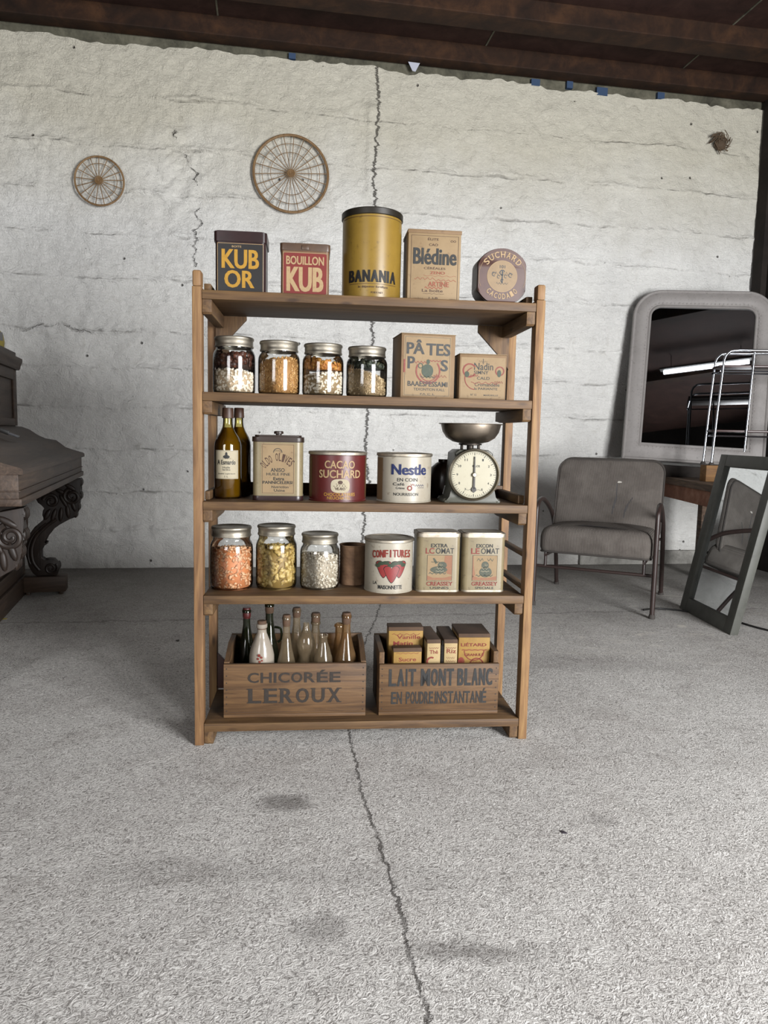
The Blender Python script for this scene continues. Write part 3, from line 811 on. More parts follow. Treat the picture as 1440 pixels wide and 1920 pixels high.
def filling(name, x, y, zb, Rin, h0, h1, size, kind, n, mat, core, label, mound=.3, ph=0.0, sect=None):
    """a loose heap packed inside a jar: pieces against the glass and over the top, on a solid core"""
    V, F = blob_template(kind)
    allv, allf = [], []
    top = lambda a, r: h1 + mound * .02 * math.cos(a * 1.0 + ph) * r / Rin + (.006 * (1 - (r / Rin) ** 2))
    for i in range(n):
        a = random.uniform(0, 2 * math.pi)
        if sect: a = random.uniform(*sect)
        if random.random() < .24:
            r = Rin * math.sqrt(random.random()) * .93; zz = top(a, r) - size * .1
        else:
            r = Rin - size * random.uniform(.55, .9); zz = h0 + size * .6 + random.random() * max(.001, top(a, r) - h0 - size * .7)
        Rm = np.array(Euler((random.uniform(-.9, .9), random.uniform(-.9, .9), random.uniform(0, 6.28))).to_matrix())
        if r > Rin * .7:   # lie along the glass
            Rm = np.array((Euler((0, 0, a - math.pi / 2)).to_matrix() @ Euler((random.uniform(1.1, 2.0), random.uniform(0, 6.28), random.uniform(-.4, .4))).to_matrix()))
        s = size * random.uniform(.8, 1.15)
        vv = (V * s) @ Rm.T + np.array([r * math.cos(a), r * math.sin(a), zz])
        lim = np.hypot(vv[:, 0], vv[:, 1]); k = np.minimum(1, (Rin - .0004) / np.maximum(lim, 1e-6))
        vv[:, 0] *= k; vv[:, 1] *= k
        vv[:, 2] = np.maximum(vv[:, 2], h0 + .0005)
        allf.append(F + len(V) * len(allv)); allv.append(vv)
    allv = np.concatenate(allv); allf = np.concatenate(allf)
    # the core
    seg = 28; cv = []; 
    rc = Rin - size * .8
    for k in range(seg): cv.append((rc * math.cos(2 * math.pi * k / seg), rc * math.sin(2 * math.pi * k / seg), h0 + .001))
    for k in range(seg):
        a = 2 * math.pi * k / seg; cv.append((rc * math.cos(a), rc * math.sin(a), max(h0 + .003, top(a, rc) - size * .5)))
    cv.append((0, 0, max(h0 + .003, top(0, 0) - size * .5)))
    base = len(allv)
    faces = [tuple(int(q) for q in f_) for f_ in allf]
    nco = len(faces)
    for k in range(seg):
        k2 = (k + 1) % seg
        faces.append((base + k, base + k2, base + seg + k2, base + seg + k)); faces.append((base + seg + k, base + seg + k2, base + 2 * seg))
    faces.append(tuple(base + k for k in range(seg))[::-1])
    me = bpy.data.meshes.new(name)
    me.from_pydata(np.concatenate([allv, np.array(cv)]).tolist(), [], faces)
    me.materials.append(mat); me.materials.append(core)
    mi = np.zeros(len(faces), dtype=np.int32); mi[nco:] = 1
    me.polygons.foreach_set('material_index', mi)
    me.polygons.foreach_set('use_smooth', [True] * len(faces))
    o = bpy.data.objects.new(name, me); COL.objects.link(o)
    o['label'] = label; o['category'] = 'food'; o['kind'] = 'stuff'
    o.location = on(x, y, zb); o.rotation_euler = (0, 0, SY)
    return o

def food(name, a, b, c, rough=.5):
    t = NT(name); v = t.obj()
    n = t.noise(v, 75, 3, .6); n2 = t.noise(v, 400, 2, .5)
    a, b, c = [tuple(k_ * .66 for k_ in q[:3]) + (1,) for q in (a, b, c)]
    col = t.ramp(n, [(.32, a), (.5, b), (.66, c)])
    return t.fin(col, rough, 0, .35)
F_WHITE = food('white_bean', S(200, 182, 156), S(234, 222, 202), S(244, 236, 220)); F_WCORE = plain('bean_core', S(150, 132, 108))
F_GOLD = food('golden_grain', S(132, 92, 46), S(186, 142, 84), S(208, 172, 116)); F_GCORE = plain('grain_core', S(136, 100, 58))
F_BEIGE = food('beige_seed', S(120, 98, 68), S(176, 152, 114), S(204, 184, 150)); F_BCORE = plain('seed_core', S(116, 98, 72))
F_DARK = food('dried_dark', S(44, 28, 22), S(74, 42, 30), S(108, 62, 42)); F_DCORE = plain('dark_core', S(40, 28, 22))
F_ORANGE = food('dried_orange', S(140, 84, 36), S(184, 122, 56), S(200, 150, 70)); F_OCORE = plain('orange_core', S(108, 68, 34))
F_LEAF = food('dried_leaf', S(34, 40, 34), S(54, 60, 48), S(80, 80, 56)); F_LCORE = plain('leaf_core', S(36, 38, 32))
F_PINK = food('pink_pasta', S(160, 112, 76), S(204, 158, 118), S(222, 186, 150)); F_PCORE = plain('pasta_core', S(160, 102, 64))
F_SHELL = food('pasta_shell', S(124, 98, 44), S(176, 148, 82), S(204, 184, 124)); F_SCORE = plain('shell_core', S(112, 90, 46))
F_GREYB = food('pale_bean', S(156, 144, 126), S(202, 192, 174), S(222, 214, 200)); F_GRCORE = plain('pale_core', S(132, 122, 106))

# second board: four squat jars
for (x, h, lab) in ((.117, .187, 'squat glass jar of white beans and dark dried fruit, leftmost on second board'),
                    (.266, .178, 'squat glass jar of golden grains, second from left on second board'),
                    (.414, .174, 'squat glass jar of pale beans under orange flakes, third on second board'),
                    (.563, .169, 'squat glass jar of beige seeds under dark leaves, beside the PÂTES box')):
    jar(x, .13, Z2, .0700, h, lab)
RI = .0672
filling('bean_heap', .117, .13, Z2, RI, .006, .070, .0068, 'bean', 420, F_WHITE, F_WCORE, 'white beans heaped in the leftmost squat jar', .5, 2)
filling('dried_fruit', .117, .13, Z2, RI, .083, .120, .014, 'flake', 130, F_DARK, F_DCORE, 'dark dried fruit lying on white beans in a jar', .5, 1)
filling('grain_heap', .266, .13, Z2, RI, .006, .108, .0052, 'grain', 900, F_GOLD, F_GCORE, 'golden grains filling the second squat jar', .8, 1)
filling('bean_heap', .414, .13, Z2, RI, .006, .074, .0062, 'bean', 480, F_BEIGE if False else F_WHITE, F_BCORE, 'pale beans under orange flakes in the third squat jar', .4, 0)
filling('orange_flakes', .414, .13, Z2, RI, .086, .114, .011, 'flake', 170, F_ORANGE, F_OCORE, 'orange dried flakes on pale beans in a jar', .5, 3)
filling('seed_heap', .563, .13, Z2, RI, .006, .072, .0052, 'grain', 640, F_BEIGE, F_BCORE, 'beige seeds in the jar beside the PÂTES box', 1.2, 2.6)
filling('dried_leaves', .563, .13, Z2, RI - .002, .096, .111, .012, 'flake', 90, F_LEAF, F_LCORE, 'dark green dried leaves on beige seeds in a jar', .9, 2.6)

# fourth board: three taller jars
for (x, y, r, h, lab) in ((.107, .14, .0735, .214, 'glass jar of pink-orange pasta, leftmost on the fourth board'),
                          (.260, .145, .0710, .219, 'glass jar of golden pasta shells, second on the fourth board'),
                          (.411, .145, .0690, .192, 'glass jar of small pale beans beside the rusty can')):
    jar(x, y, Z4, r, h, lab)
filling('pasta_heap', .107, .14, Z4, .0705, .006, .136, .0078, 'cashew', 620, F_PINK, F_PCORE, 'pink-orange curled pasta filling the leftmost fourth-board jar', .6, 1.5)
filling('pasta_shells', .260, .145, Z4, .068, .006, .140, .0125, 'shell', 300, F_SHELL, F_SCORE, 'golden pasta shells filling the middle fourth-board jar', .5, 1.5)
filling('bean_heap', .411, .145, Z4, .066, .006, .116, .0058, 'bean', 760, F_GREYB, F_GRCORE, 'small pale beans in the jar beside the rusty can', .5, 2)

# ------------------------------------------------------------------ second board: two boxes
t = thing('carton_box', 'large tan carton box with PÂTES lettering and red emblem on second board', 'box', on(.764, .065, Z2), SY + R(5))
w, d, h = .186, .15, .214
bm = nb(); box(bm, -w / 2, w / 2, 0, d, 0, h - .002, .003); part('body', bm, T_KRAFT2, t)
bm = nb()
box(bm, -w / 2 - .0015, w / 2 + .0015, -.0015, d / 2 - .002, h - .0022, h, .0008); box(bm, -w / 2 - .0015, w / 2 + .0015, d / 2, d + .0015, h - .0022, h, .0008)
part('flap', bm, T_KRAFT, t)
f = flat(0)
bm = nb(); patch(bm, -.084, .078, .008, .206, f, .0004, 1); part('paper_label', bm, T_KRAFT, t, 'paler paper label', 0)
letters(t, K_DARK, f, [('PÂ', -.044, .146, .062, .048, .03), ('TES', .034, .143, .084, .040, .03), ('P', -.058, .098, .026, .040, .03), ('S', .056, .092, .026, .038, .03), ('BAAESPESSAMI', 0, .040, .138, .017, .02), ('TEXONTION KALL', .006, .026, .108, .009, .012), ('FA C L', .0, .012, .05, .006, .01)], label='dark letters PÂTES and small print',
        extra=lambda b: frame_lines(b, -.080, .075, .010, .203, .0009, f, .0008, 1))
bm = nb(); ring(bm, 0, .092, .038, .043, f, .0012, 40, 150, 400); ring(bm, .002, .088, .028, .031, f, .0012, 30, 190, 350)
squiggle(bm, -.03, .118, .05, f, .004, .003, d=.0012); squiggle(bm, .02, .124, .05, f, .002, .003, d=.0012); patch(bm, -.084, -.078, .085, .128, f, .0012, 1); squiggle(bm, .04, .074, .05, f, .004, .002, d=.0012)
part('red_emblem', bm, K_RED, t, 'faded red ring emblem', 0)
bm = nb(); oval(bm, -.002, .092, .020, .022, f, .0013); ring(bm, -.026, .108, .006, .009, f, .0013); oval(bm, .0, .122, .006, .008, f, .0013); squiggle(bm, .0, .070, .05, f, .003, .003, d=.0013); part('green_emblem', bm, K_GREEN, t, 'dark green blot in the emblem', 0)

t = thing('carton_box', 'small tan carton box with red scroll label, right end of second board', 'box', on(.952, .065, Z2), SY)
w, d, h = .162, .11, .152
bm = nb(); box(bm, -w / 2, w / 2, 0, d, 0, h, .003); part('body', bm, T_KRAFT2, t)
bm = nb(); box(bm, -w / 2 - .001, w / 2 + .001, -.001, d + .001, h, h + .002, .0008); part('flap', bm, T_KRAFT, t)
bm = nb(); patch(bm, -.076, .076, .006, .142, f, .0004, 1); part('paper_label', bm, T_KRAFT, t, 'paler paper label', 0)
letters(t, K_DARK, f, [('Nadin', .002, .100, .066, .024, .012), ('SIMNY', -.006, .086, .05, .012, .012), ('CALD', .002, .068, .044, .010, .015), ('Cromandelle', .016, .046, .086, .012, .01), ('la PARIANTE', .012, .034, .080, .008, .01), ('N° 12', -.03, .014, .02, .007, .01), ('MARSEILLE', .03, .014, .05, .005, .01)], label='dark script lettering',
        extra=lambda b: (squiggle(b, 0, .128, .03, f, .003), patch(b, -.001, .001, .12, .138, f, .0008, 1)))
bm = nb(); ring(bm, -.046, .098, .019, .024, f, .0012, 30, 30, 330); ring(bm, -.024, .072, .036, .039, f, .0012, 30, 110, 265); ring(bm, .058, .098, .012, .016, f, .0012, 24, 0, 360)
squiggle(bm, .01, .056, .1, f, .004, .002, d=.0012); squiggle(bm, .055, .06, .03, f, .004, .002, d=.0012); squiggle(bm, -.03, .08, .03, f, .003, .002, d=.0012)
part('red_scroll', bm, K_RED, t, 'faded red scroll ornament', 0)
bm = nb(); oval(bm, -.055, .085, .008, .010, f, .0013); part('green_leaf_print', bm, K_GREEN, t, 'green leaf print', 0); bm = nb(); oval(bm, .056, .09, .007, .012, f, .0013); part('green_leaf_print', bm, K_GREEN, t, 'green leaf print', 0)

# ------------------------------------------------------------------ third board
def bottle(x, y, h, Rb, label, with_label):
    t = thing('oil_bottle', label, 'bottle', on(x, y, Z3), SY, 'olive oil bottles')
    k = Rb / .042
    prof = [(0, .006), (Rb * .7, .004), (Rb * .93, 0), (Rb, .008), (Rb, h * .575), (Rb * .97, h * .615), (Rb * .84, h * .67), (Rb * .56, h * .735), (Rb * .40, h * .785), (Rb * .355, h * .83), (Rb * .34, h * .93), (Rb * .40, h * .935), (Rb * .40, h * .96), (Rb * .36, h * .965), (Rb * .34, h * .99), (Rb * .22, h * .99)]
    bm = nb(); lathe(bm, prof, 40); part('bottle_glass', bm, M_OLIVE, t, None, 60)
    q = .0022
    oil = [(0, .008), (Rb * .92 - q, .006), (Rb - q, .012), (Rb - q, h * .575), (Rb * .97 - q, h * .615), (Rb * .84 - q, h * .67), (Rb * .56 - q, h * .735), (Rb * .40 - q, h * .785), (0, h * .785)]
    bm = nb(); lathe(bm, oil, 40); part('oil', bm, M_OIL, t, 'olive-gold oil', 60)
    bm = nb(); lathe(bm, [(Rb * .345, h * .885), (Rb * .43, h * .887), (Rb * .425, h * .93), (Rb * .40, h * .995), (Rb * .36, h), (0, h)], 28); part('cap', bm, M_CAP, t, 'brown capsule over the cork', 45)
    if with_label:
        fl = cyl(Rb + .0002)
        bm = nb(); patch(bm, -.043, .043, .068, .164, fl, .0005, 24); part('paper_label', bm, T_PAPER, t, 'cream paper label', 0)
        letters(t, K_DARK, fl, [('A Esmardo', 0, .116, .062, .016, .02), ('Huile', .0, .103, .024, .007, .012), ('Sardine', .0, .096, .026, .006, .012), ('Qualité supérieure', 0, .082, .06, .006, .01), ('1 L', 0, .073, .012, .006, .01)], label='black script on the label',
                extra=lambda b: (oval(b, 0, .142, .011, .006, fl, .0009), oval(b, 0, .150, .004, .008, fl, .0009), squiggle(b, 0, .136, .03, fl, .002), frame_lines(b, -.040, .040, .070, .162, .0005, fl, .0007, 20)))
    return t
t_ = NT('olive_oil'); 
tr = t_.n('BsdfTransparent', {'Color': (.42, .30, .05, 1)}); t_.fin(S(112, 84, 18), .15)
mx = t_.n('MixShader'); mx.inputs[0].default_value = .52
t_.t.links.new(tr.outputs[0], mx.inputs[1]); t_.t.links.new(t_.b.outputs[0], mx.inputs[2]); t_.t.links.new(mx.outputs[0], t_.out.inputs['Surface'])
M_OIL = t_.m
M_CAP = paint('capsule_brown', S(92, 62, 46), S(54, 38, 30), .5, .4)
T_PAPER = paint('old_paper', S(216, 204, 174), S(180, 160, 124), .75, .4, 8)
bottle(.095, .135, .306, .0455, 'front olive oil bottle with cream label, left end of third board', True)
bottle(.122, .235, .310, .0420, 'rear olive oil bottle standing behind the labelled bottle', False)

t = thing('square_tin', 'tall tan tin with dark knobbed lid and brown lettering on third board', 'tin', on(.267, .058, Z3), SY)
w, d, h = .166, .110, .222
bm = nb(); prism(bm, rrect(w, d, .022, 7, 0, d / 2), .016, h - .026, XY); part('body', bm, T_OLIVEC, t)
bm = nb(); prism(bm, rrect(w + .003, d + .003, .023, 7, 0, d / 2), 0, .016, XY, .001); part('base_band', bm, T_MAROON, t, 'dark maroon base band')
bm = nb(); prism(bm, rrect(w + .006, d + .006, .024, 7, 0, d / 2), h - .027, h - .010, XY, .002)
prism(bm, rrect(w - .012, d - .012, .016, 7, 0, d / 2), h - .0102, h - .004, XY, .003); part('lid', bm, T_DKBROWN, t, 'dark brown lid')
bm = nb(); lathe(bm, [(.010, 0), (.010, .004), (.016, .005), (.016, .012), (.013, .014), (0, .014)], 24, 0, d / 2, h - .0045); part('knob', bm, T_DKBROWN, t, 'dark round knob')
f = flat(0)
bm = nb(); patch(bm, -.054, .056, .022, .190, f, .0004, 1, .006); part('paper_label', bm, T_KRAFT, t, 'tan label', 0)
letters(t, K_DARK, f, [('ANISO', 0, .096, .046, .013, .015), ('HUILE FINE', .002, .084, .078, .009, .012), ('Extra', .004, .068, .036, .011, .02), ('PANNICELERSI', 0, .056, .098, .010, .018), ('Nutriction', .008, .042, .056, .008, .012), ('Usine', .006, .030, .036, .009, .012)], 'lettering', None,
        extra=lambda b: (frame_lines(b, -.051, .053, .025, .187, .0009, f, .0008, 1), ring(b, 0, .160, .013, .015, f, .0008, 20, 0, 180), squiggle(b, 0, .166, .024, f, .002)))
fa = arc_top(0, .002, .075, .060)
letters(t, K_BROWN, fa, [(c, -.052 + i * .0095, -.002 - .006 * abs(i - 5.5) / 5.5, .0072, .026, .012) for i, c in enumerate('OLDO OLIVES')], 'arched_lettering', 'arched brown lettering')

def round_tin(x, y, z, r, h, label, mat, seg=56, lid=True, name='round_tin'):
    t = thing(name, label, 'tin', on(x, y, z), SY)
    bm = nb(); lathe(bm, [(0, .001), (r - .003, .001), (r + .0012, 0), (r + .0012, .004), (r, .005), (r, h - .012), (0, h - .012)], seg); part('body', bm, mat, t)
    if lid:
        bm = nb(); lathe(bm, [(r + .0004, h - .011), (r + .0035, h - .010), (r + .0035, h - .002), (r + .001, h), (r - .005, h), (r - .007, h - .003), (0, h - .003)], seg); part('lid', bm, M_TIN, t, 'grey metal lid')
    return t
rC = .0975
t = round_tin(.469, .128, Z3, rC, .167, 'round crimson tin with CACAO SUCHARD lettering on third board', T_CRIMSON)
f = cyl(rC)
letters(t, K_BEIGE, f, [('CACAO', .004, .112, .104, .026, .02), ("SUCHARD", .006, .080, .150, .027, .024)], label='beige letters CACAO SUCHARD')
letters(t, K_MUST, f, [('CHOCOLATERIES', .004, .020, .108, .011, .012), ('NEUCHATEL', .002, .009, .080, .009, .012)], 'small_print', 'mustard small print')
bm = nb(); oval(bm, .006, .054, .032, .023, f, .0006, 24, 3); part('medallion', bm, T_PAPER, t, 'cream medallion', 0)
bm = nb(); squiggle(bm, .006, .050, .046, f, .005, .0016, 16, .0011); squiggle(bm, .006, .058, .03, f, .004, .0014, 12, .0011); oval(bm, .006, .066, .008, .006, f, .0011); put_text(bm, 'VILARD', .006, .040, .034, .008, f, .02, .0011); part('emblem', bm, K_BROWN, t, 'dark emblem in the medallion', 0)
bm = nb(); patch(bm, -.152, -.110, .012, .148, f, .0006, 8); M_OCH = paint('side_ochre', S(112, 84, 48), S(84, 52, 34), .45, .5); part('side_panel', bm, M_OCH, t, 'ochre side panel', 0)
bm = nb(); patch(bm, .118, .152, .012, .148, f, .0006, 8); part('side_panel', bm, M_OCH, t, 'ochre side panel', 0)

rN = .0935
t = round_tin(.700, .125, Z3, rN, .166, 'round cream tin with dark blue Nestle lettering on third board', T_CREAM)
f = cyl(rN)
letters(t, K_NAVY, f, [('Nestle', .008, .094, .128, .036, .04)], label='dark blue letters Nestle')
letters(t, K_DARK, f, [('EN COIN', .0, .072, .070, .012, .015), ('Café', -.030, .058, .040, .010, .012), ('Crème', -.024, .046, .030, .008, .012), ('NOURRISSON', -.004, .024, .086, .010, .012)], 'small_print')
bm = nb(); ring(bm, .008, .050, .005, .009, f, .0009, 20); squiggle(bm, .018, .060, .014, f, .003, .003, 6); part('red_mark', bm, K_RED, t, 'small red mark', 0)
bm = nb(); squiggle(bm, .044, .058, .036, f, .003, .002); squiggle(bm, .05, .051, .026, f, .002, .001); part('blue_mark', bm, K_NAVY, t, 'small blue script mark', 0)
bm = nb(); patch(bm, -.150, -.095, .006, .150, f, .0004, 10); part('worn_patch', bm, T_KRAFT2, t, 'browned worn side', 0)

# kitchen scale
M_SCALE = paint('grey_green_enamel', S(104, 104, 92), S(62, 58, 50), .4, .5, 12, speck=S(70, 54, 40))
t = thing('kitchen_scale', 'grey-green kitchen scale with round dial and steel bowl, right end of third board', 'scale', on(.930, .058, Z3), SY)
bm = nb()
prism(bm, [(-.098, 0), (.098, 0), (.096, .010), (.078, .017), (.070, .050), (.066, .170), (.050, .182), (-.050, .182), (-.066, .170), (-.070, .050), (-.078, .017), (-.096, .010)], .0, .135, XZ, .004)
part('housing', bm, M_SCALE, t)
for sx in (-1, 1):
    for y in (.014, .121):
        bm = nb(); lathe(bm, [(0, -.0001), (.013, 0), (.015, .006), (.010, .014), (0, .016)], 16, sx * .086, y, .0); part('foot', bm, M_SCALE, t)
yz = lambda cx, cz: Matrix.Translation((cx, 0, cz)) @ Matrix.Rotation(R(90), 4, 'X')
def disc(bm, prof, cz, y, seg=56):
    n0 = len(bm.verts); lathe(bm, prof, seg); bm.verts.ensure_lookup_table()
    M = Matrix.Translation((0, y, cz)) @ Matrix.Rotation(R(90), 4, 'X')
    for v in bm.verts[n0:]: v.co = M @ v.co
dz = .098
bm = nb(); disc(bm, [(.082, 0), (.089, 0), (.090, .008), (.088, .020), (.083, .022), (.080, .018), (.080, .012)], dz, .001); part('bezel', bm, metal('bezel_metal', S(96, 90, 78), .35, .5), t, 'dull metal bezel')
bm = nb(); disc(bm, [(0, .012), (.081, .012), (.081, .002)], dz, .001); part('dial', bm, paint('dial_cream', S(206, 198, 168), S(178, 164, 130), .4, .3, 10), t, 'cream dial face')
f = flat(-.0112)
bm = nb()
for k in range(60):
    a = R(6 * k); r0, r1 = (.066, .075) if k % 5 == 0 else (.070, .075); tw = .0009 if k % 5 == 0 else .0005
    ca, sa = math.cos(a), math.sin(a)
    poly_on(bm, [(r0 * sa - tw * ca, dz + r0 * ca + tw * sa), (r1 * sa - tw * ca, dz + r1 * ca + tw * sa), (r1 * sa + tw * ca, dz + r1 * ca - tw * sa), (r0 * sa + tw * ca, dz + r0 * ca - tw * sa)], f, .0008)
for k, s in enumerate(('0', '1', '2', '3', '4', '5', '6', '7', '8', '9', '10', '11')):
    a = R(30 * k); put_text(bm, s, .058 * math.sin(a), dz + .058 * math.cos(a) - .004, .005 * len(s), .008, f, .01)
put_text(bm, 'KILOS', .006, dz + .026, .026, .007, f, .012); squiggle(bm, .0, dz - .052, .06, f, .002)
ring(bm, 0, dz, .0765, .0772, f, .0008, 60)
part('dial_markings', bm, K_DARK, t, 'dark numbers and ticks', 0)
bm = nb(); prism(bm, [(-.0032, dz - .048), (.0032, dz - .048), (.0026, dz + .0), (.0012, dz + .062), (-.0012, dz + .062), (-.0026, dz)], -.0165, -.0145, XZ)
prism(bm, [(.009 * math.cos(R(20 * k)) * (.9), dz - .05 + .009 * math.sin(R(20 * k))) for k in range(18)], -.0165, -.0145, XZ)
part('needle', bm, plain('needle_black', S(34, 30, 28), .4), t, 'dark needle')
bm = nb(); disc(bm, [(0, .008), (.006, .008), (.008, .004), (.008, 0)], dz, -.0135, 20); part('hub', bm, M_TIN, t)
bm = nb(); lathe(bm, [(.012, .1815), (.012, .196), (.040, .198), (.040, .203), (0, .203)], 24, 0, .067); 
for sx in (-1, 1): box(bm, sx * .03 - .004, sx * .03 + .004, .060, .074, .1815, .199, .001)
part('pan_support', bm, metal('dark_iron', S(54, 50, 46), .5, .4), t, 'dark pan support')
bm = nb(); lathe(bm, [(0, .2035), (.036, .2035), (.062, .209), (.085, .223), (.098, .243), (.103, .262), (.104, .268), (.112, .2695), (.1125, .2715), (.103, .271), (.100, .262), (.095, .244), (.082, .2255), (.060, .212), (.036, .2065), (0, .2065)], 64, 0, .067)
part('bowl', bm, M_STEEL, t, 'steel weighing bowl', 60)

# brown round-shouldered pot behind the scale
t = thing('brown_pot', 'dark brown rounded pot half hidden behind the kitchen scale', 'pot', on(.865, .262, Z3), SY)
bm = nb(); lathe(bm, [(0, 0), (.040, 0), (.046, .006), (.056, .04), (.058, .075), (.050, .110), (.030, .128), (.022, .132), (.022, .142), (0, .142)], 36); part('body', bm, paint('brown_glaze', S(58, 38, 28), S(34, 24, 20), .3, .4), t)

# ------------------------------------------------------------------ fourth board tins
t = thing('rusty_can', 'small rusty open can at the back between beans jar and Confitures tin', 'can', on(.531, .215, Z4), SY)
bm = nb(); r = .0475; h = .142
pr = [(0, .002), (r - .002, .002), (r + .001, 0), (r + .001, .004)]
for k in range(9): zc = .022 + k * .012; pr += [(r, zc - .004), (r - .0012, zc), (r, zc + .004)]
pr += [(r, h - .006), (r + .0018, h - .004), (r + .0018, h), (r - .001, h), (r - .0015, h - .01), (r - .003, .006), (0, .006)]
lathe(bm, pr, 40); part('body', bm, T_RUST, t)

rF = .0840
t = round_tin(.6515, .116, Z4, rF, .184, 'round cream tin with red CONFITURES lettering and strawberry picture on fourth board', T_CREAM)
f = cyl(rF)
letters(t, K_RED, f, [(c, -.062 + i * .0148, .121 + .0045 * math.cos((i - 4.5) / 2.9), .0142 if c != 'I' else .0052, .026, .045) for i, c in enumerate('CONFITURES')], label='red letters CONFITURES')
letters(t, K_DARK, f, [('LA', -.056, .030, .016, .011, .015), ('MAISONNETTE', -.002, .015, .084, .014, .02)], 'small_print')
def heart(b, cu, cv, s, d=.0009):
    us = [cu - s + 2 * s * i / 18 for i in range(19)]
    hi = lambda x: cv + s * (.55 + .35 * math.sqrt(max(0, 1 - (abs(x - cu) / s * 2 - 1) ** 2)))
    lo = lambda x: cv + s * (.55 - 1.75 * max(0, 1 - (abs(x - cu) / s) ** 1.5))
    strip(b, us, lo, hi, f, d)
bm = nb(); heart(bm, -.026, .087, .0285, .0006); heart(bm, .028, .087, .0285, .0006); heart(bm, .002, .070, .0285, .0011); part('strawberry_outline', bm, K_BLACK, t, 'dark outline of the strawberries', 0)
bm = nb(); heart(bm, -.026, .087, .0265, .0008); heart(bm, .028, .087, .0265, .0008); heart(bm, .002, .070, .0265, .0013); part('strawberry_print', bm, paint('strawberry_red', S(164, 44, 42), S(120, 34, 32), .5, .4, 30), t, 'printed red strawberries', 0)
bm = nb()
for (u, v, a) in ((-.034, .104, .012), (-.018, .106, .012), (0, .098, .012), (.014, .104, .012), (.030, .106, .013), (.044, .098, .010), (-.046, .096, .009)): oval(bm, u, v, a, .0065, f, .0015, 10)
part('leaf_print', bm, K_GREEN, t, 'printed green leaves', 0)

for i, (x, lab) in enumerate(((.8205, 'tan rectangular tin with grey lid and resting animal picture, beside the Confitures tin'), (.9795, 'tan rectangular tin with grey lid and horned animal picture, right end of fourth board'))):
    t = thing('square_tin', lab, 'tin', on(x, .062, Z4), SY, 'matching tan rectangular tins')
    w, d, h = .150, .115, .207
    bm = nb(); prism(bm, rrect(w, d, .018, 6, 0, d / 2), 0, h - .006, XY); part('body', bm, T_OLIVEC, t)
    bm = nb(); prism(bm, rrect(w + .004, d + .004, .020, 6, 0, d / 2), h - .016, h - .002, XY, .0015); prism(bm, rrect(w - .012, d - .012, .016, 6, 0, d / 2), h - .0022, h, XY); part('lid', bm, M_TIN, t, 'grey metal lid')
    bm = nb(); prism(bm, rrect(w + .002, d + .002, .019, 6, 0, d / 2), -.0002, .006, XY); part('base_rim', bm, M_TIN, t, 'grey metal base rim')
    f = flat(0)
    bm = nb(); patch(bm, -.040, .046, .040, .128, f, .0004, 1); part('picture_panel', bm, T_KRAFT, t, 'tan picture panel', 0)
    letters(t, K_DARK, f, [('EXTRA' if i == 0 else 'EXCON', .0, .156, .058, .013, .02)], 'lettering')
    letters(t, K_RED, f, [('LC' if i == 0 else 'LE', -.032, .134, .030, .020, .02), ('CREASSEY' if i == 0 else 'GREASSEY', .004, .022, .092, .014, .025)], 'red_lettering', 'red lettering')
    letters(t, K_DARK, f, [('OMAT', .020, .134, .064, .020, .008), ('USINES' if i == 0 else 'SPECIALE', .004, .010, .066, .008, .012)], 'dark_lettering', None, extra=lambda b: frame_lines(b, -.041, .047, .039, .129, .0008, f, .0008, 1))
    bm = nb(); poly_on(bm, [(.046, .128), (.046, .06), (.030, .064), (.018, .09), (.020, .128)] if i == 0 else [(-.040, .05), (-.030, .06), (-.036, .09), (-.038, .128), (-.040, .128)], f, .0007); poly_on(bm, [(-.040, .042), (.046, .042), (.046, .056), (.02, .050), (-.02, .050), (-.040, .058)], f, .0007)
    part('red_print', bm, I('ink_faded_red', S(170, 116, 84), S(176, 142, 102)), t, 'faded red background print', 0)
    bm = nb()
    if i == 0:
        oval(bm, .000, .078, .030, .012, f, .0010); oval(bm, .012, .094, .016, .012, f, .0010); poly_on(bm, [(-.012, .098), (-.022, .118), (-.016, .119), (-.004, .102)], f, .0010); squiggle(bm, -.004, .064, .06, f, .003, .003, d=.0010); squiggle(bm, -.012, .104, .03, f, .002, .002, d=.0010)
    else:
        oval(bm, .004, .094, .013, .014, f, .0010); oval(bm, .006, .070, .022, .018, f, .0010); squiggle(bm, -.014, .112, .022, f, .005, .003, 6, .0010); squiggle(bm, .022, .112, .022, f, .005, .003, 6, .0010); squiggle(bm, .002, .056, .06, f, .003, .003, d=.0010)
    part('animal_print', bm, I('ink_greygreen', S(84, 90, 74), S(140, 126, 94)), t, 'faded grey-green animal print', 0)
    bm = nb(); squiggle(bm, .004, .082, .022, f, .003, .0016, 8, .0013); squiggle(bm, .004, .072, .03, f, .002, .0014, 8, .0013); squiggle(bm, .008, .094, .012, f, .002, .001, 5, .0013); part('animal_highlight', bm, K_CREAM, t, 'cream marks on the animal print', 0)

